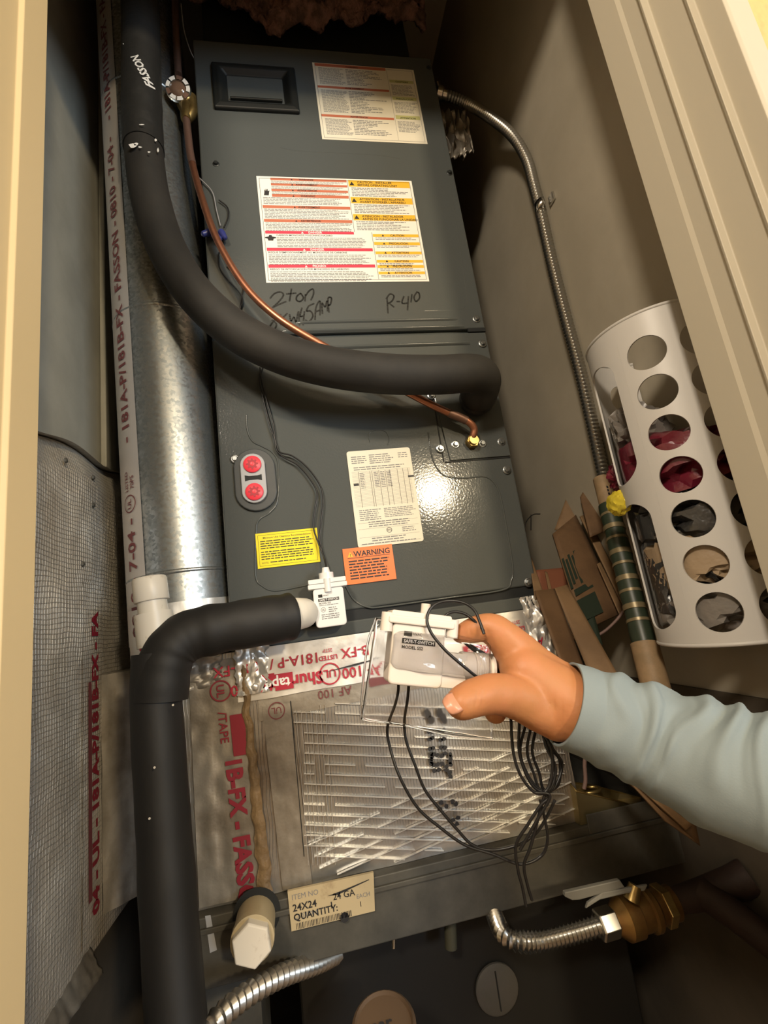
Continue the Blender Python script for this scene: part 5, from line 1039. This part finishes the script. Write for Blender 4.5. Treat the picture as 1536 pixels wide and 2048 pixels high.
for v in me2.vertices:
    p = v.co.copy(); n_v = v.normal; dsp = .0004 * noise.noise(p * 90)
    for c0_, c1_, dep, wid in cre:
        ab = c1_ - c0_; t_ = max(0, min(1, (p - c0_).dot(ab) / ab.length_squared)); q_ = c0_ + ab * t_ + Vector((0, 0, .0008 * math.sin(t_ * 9)))
        dd_ = (p - q_) - vw_ * (p - q_).dot(vw_); l_ = dd_.length
        if l_ < wid * 3: dsp -= dep * math.exp(-(l_ / wid) ** 2) * math.sin(PI * (.08 + .84 * t_))
    v.co = p + n_v * dsp
for p_ in me2.polygons: p_.use_smooth = True
me2.materials.clear(); me2.materials.append(MT['skin'])
hand = bpy.data.objects.new('hand', me2); COL.objects.link(hand); hand.parent = pr; ORG['hand'] = off
# thumb nail (a small curved plate near the tip, on the far-left side)
tc0 = at(924, 1406, D=.320); vdir = (CAM - tc0).normalized(); ta = (at(908, 1414, D=.320) - at(950, 1394, D=.324)).normalized(); ts = ta.cross(vdir).normalized()
m = MB(); rN = 32 / FOC * .320
def nf(s, t):
    a = (s - .5) * 1.5; l = (t - .35) * .0165; nrm = (vdir * .72 + ta * .35 + ts * .25).normalized(); sd_ = ta.cross(nrm).normalized()
    w_ = .95 * (1 - .25 * (2 * t - 1) ** 2)
    return tc0 + ta * l * .9 + nrm * (rN * 1.0 * math.cos(a) + .0004 - max(0, l - .003) * .45) + sd_ * (rN * .98 * math.sin(a) * w_)
m.grid(nf, 10, 10); m.build('thumbnail', 'nail', pr, smooth=80, solid=.0006)
# sleeve
slp = [(1128, 1406, .335, 80), (1150, 1414, .334, 82), (1175, 1424, .333, 84), (1210, 1438, .330, 88), (1260, 1458, .326, 94), (1310, 1478, .320, 100), (1360, 1500, .312, 108), (1420, 1524, .302, 118), (1480, 1545, .292, 124), (1540, 1562, .282, 128), (1610, 1585, .270, 136), (1700, 1615, .255, 142)]
sp3 = [at(x, y, D=d_) for x, y, d_, _ in slp]; lastp = sp3[-1]
ext = [(lastp + Vector((.030, -.060, -.008)), .046), (Vector((.365, -.60, lastp.z - .01)), .050), (Vector((.395, -.74, lastp.z + .02)), .054), (Vector((.400, -.88, lastp.z + .09)), .058)]
pc = smooth_path(sp3 + [e[0] for e in ext], 12); rc = []
for i in range(len(slp) - 1):
    a_, b_ = slp[i][3] / FOC * slp[i][2], slp[i + 1][3] / FOC * slp[i + 1][2]; rc += [a_ + (b_ - a_) * j / 12 for j in range(12)]
rl = [slp[-1][3] / FOC * slp[-1][2]] + [e[1] for e in ext]
for i in range(len(ext)): rc += [rl[i] + (rl[i + 1] - rl[i]) * j / 12 for j in range(12)]
rc.append(rl[-1])
nS, nR = len(pc), 90; vs = []; u_ = None; cum = 0
for i in range(nS):
    T_ = (pc[min(nS - 1, i + 1)] - pc[max(0, i - 1)]).normalized()
    if i: cum += (pc[i] - pc[i - 1]).length
    if u_ is None: u_ = T_.cross(NF).normalized()
    u_ = (u_ - T_ * u_.dot(T_)).normalized(); v_ = T_.cross(u_)
    for k_ in range(nR):
        a = 2 * PI * k_ / nR
        ph = cum * 260 + 2.6 * math.cos(a + .9) + 3.4 * noise.noise(Vector((math.cos(a) * 1.2, math.sin(a) * 1.2, cum * 18)))
        env = min(1, max(0, (cum - .008) / .02)); fold = math.sin(ph); fold = (abs(fold) ** 1.5) * (1 if fold > 0 else -.6)
        wgt = (.30 + .70 * max(0, math.cos(a - 3.6)) + .35 * noise.noise(Vector((math.cos(a) * 2, math.sin(a) * 2, cum * 22))))
        r_ = rc[i] * (1 + (.085 + .06 * noise.noise(Vector((cum * 30, 3, 3)))) * env * wgt * fold + .055 * env * noise.noise(Vector((math.cos(a) * 1.5, math.sin(a) * 1.5, cum * 25))))
        vs.append(pc[i] + (u_ * math.cos(a) + v_ * math.sin(a)) * r_)
m = MB(); fs = [(i * nR + k_, i * nR + (k_ + 1) % nR, (i + 1) * nR + (k_ + 1) % nR, (i + 1) * nR + k_) for i in range(nS - 1) for k_ in range(nR)] + [tuple((nS - 1) * nR + k_ for k_ in range(nR))]
m.add(vs, fs); m.build('sleeve', 'cloth', pr, smooth=80, solid=.0018)

for o in list(bpy.data.objects):
    if o.type == 'MESH' and not o.data.materials: o.data.materials.append(MT['steel'])
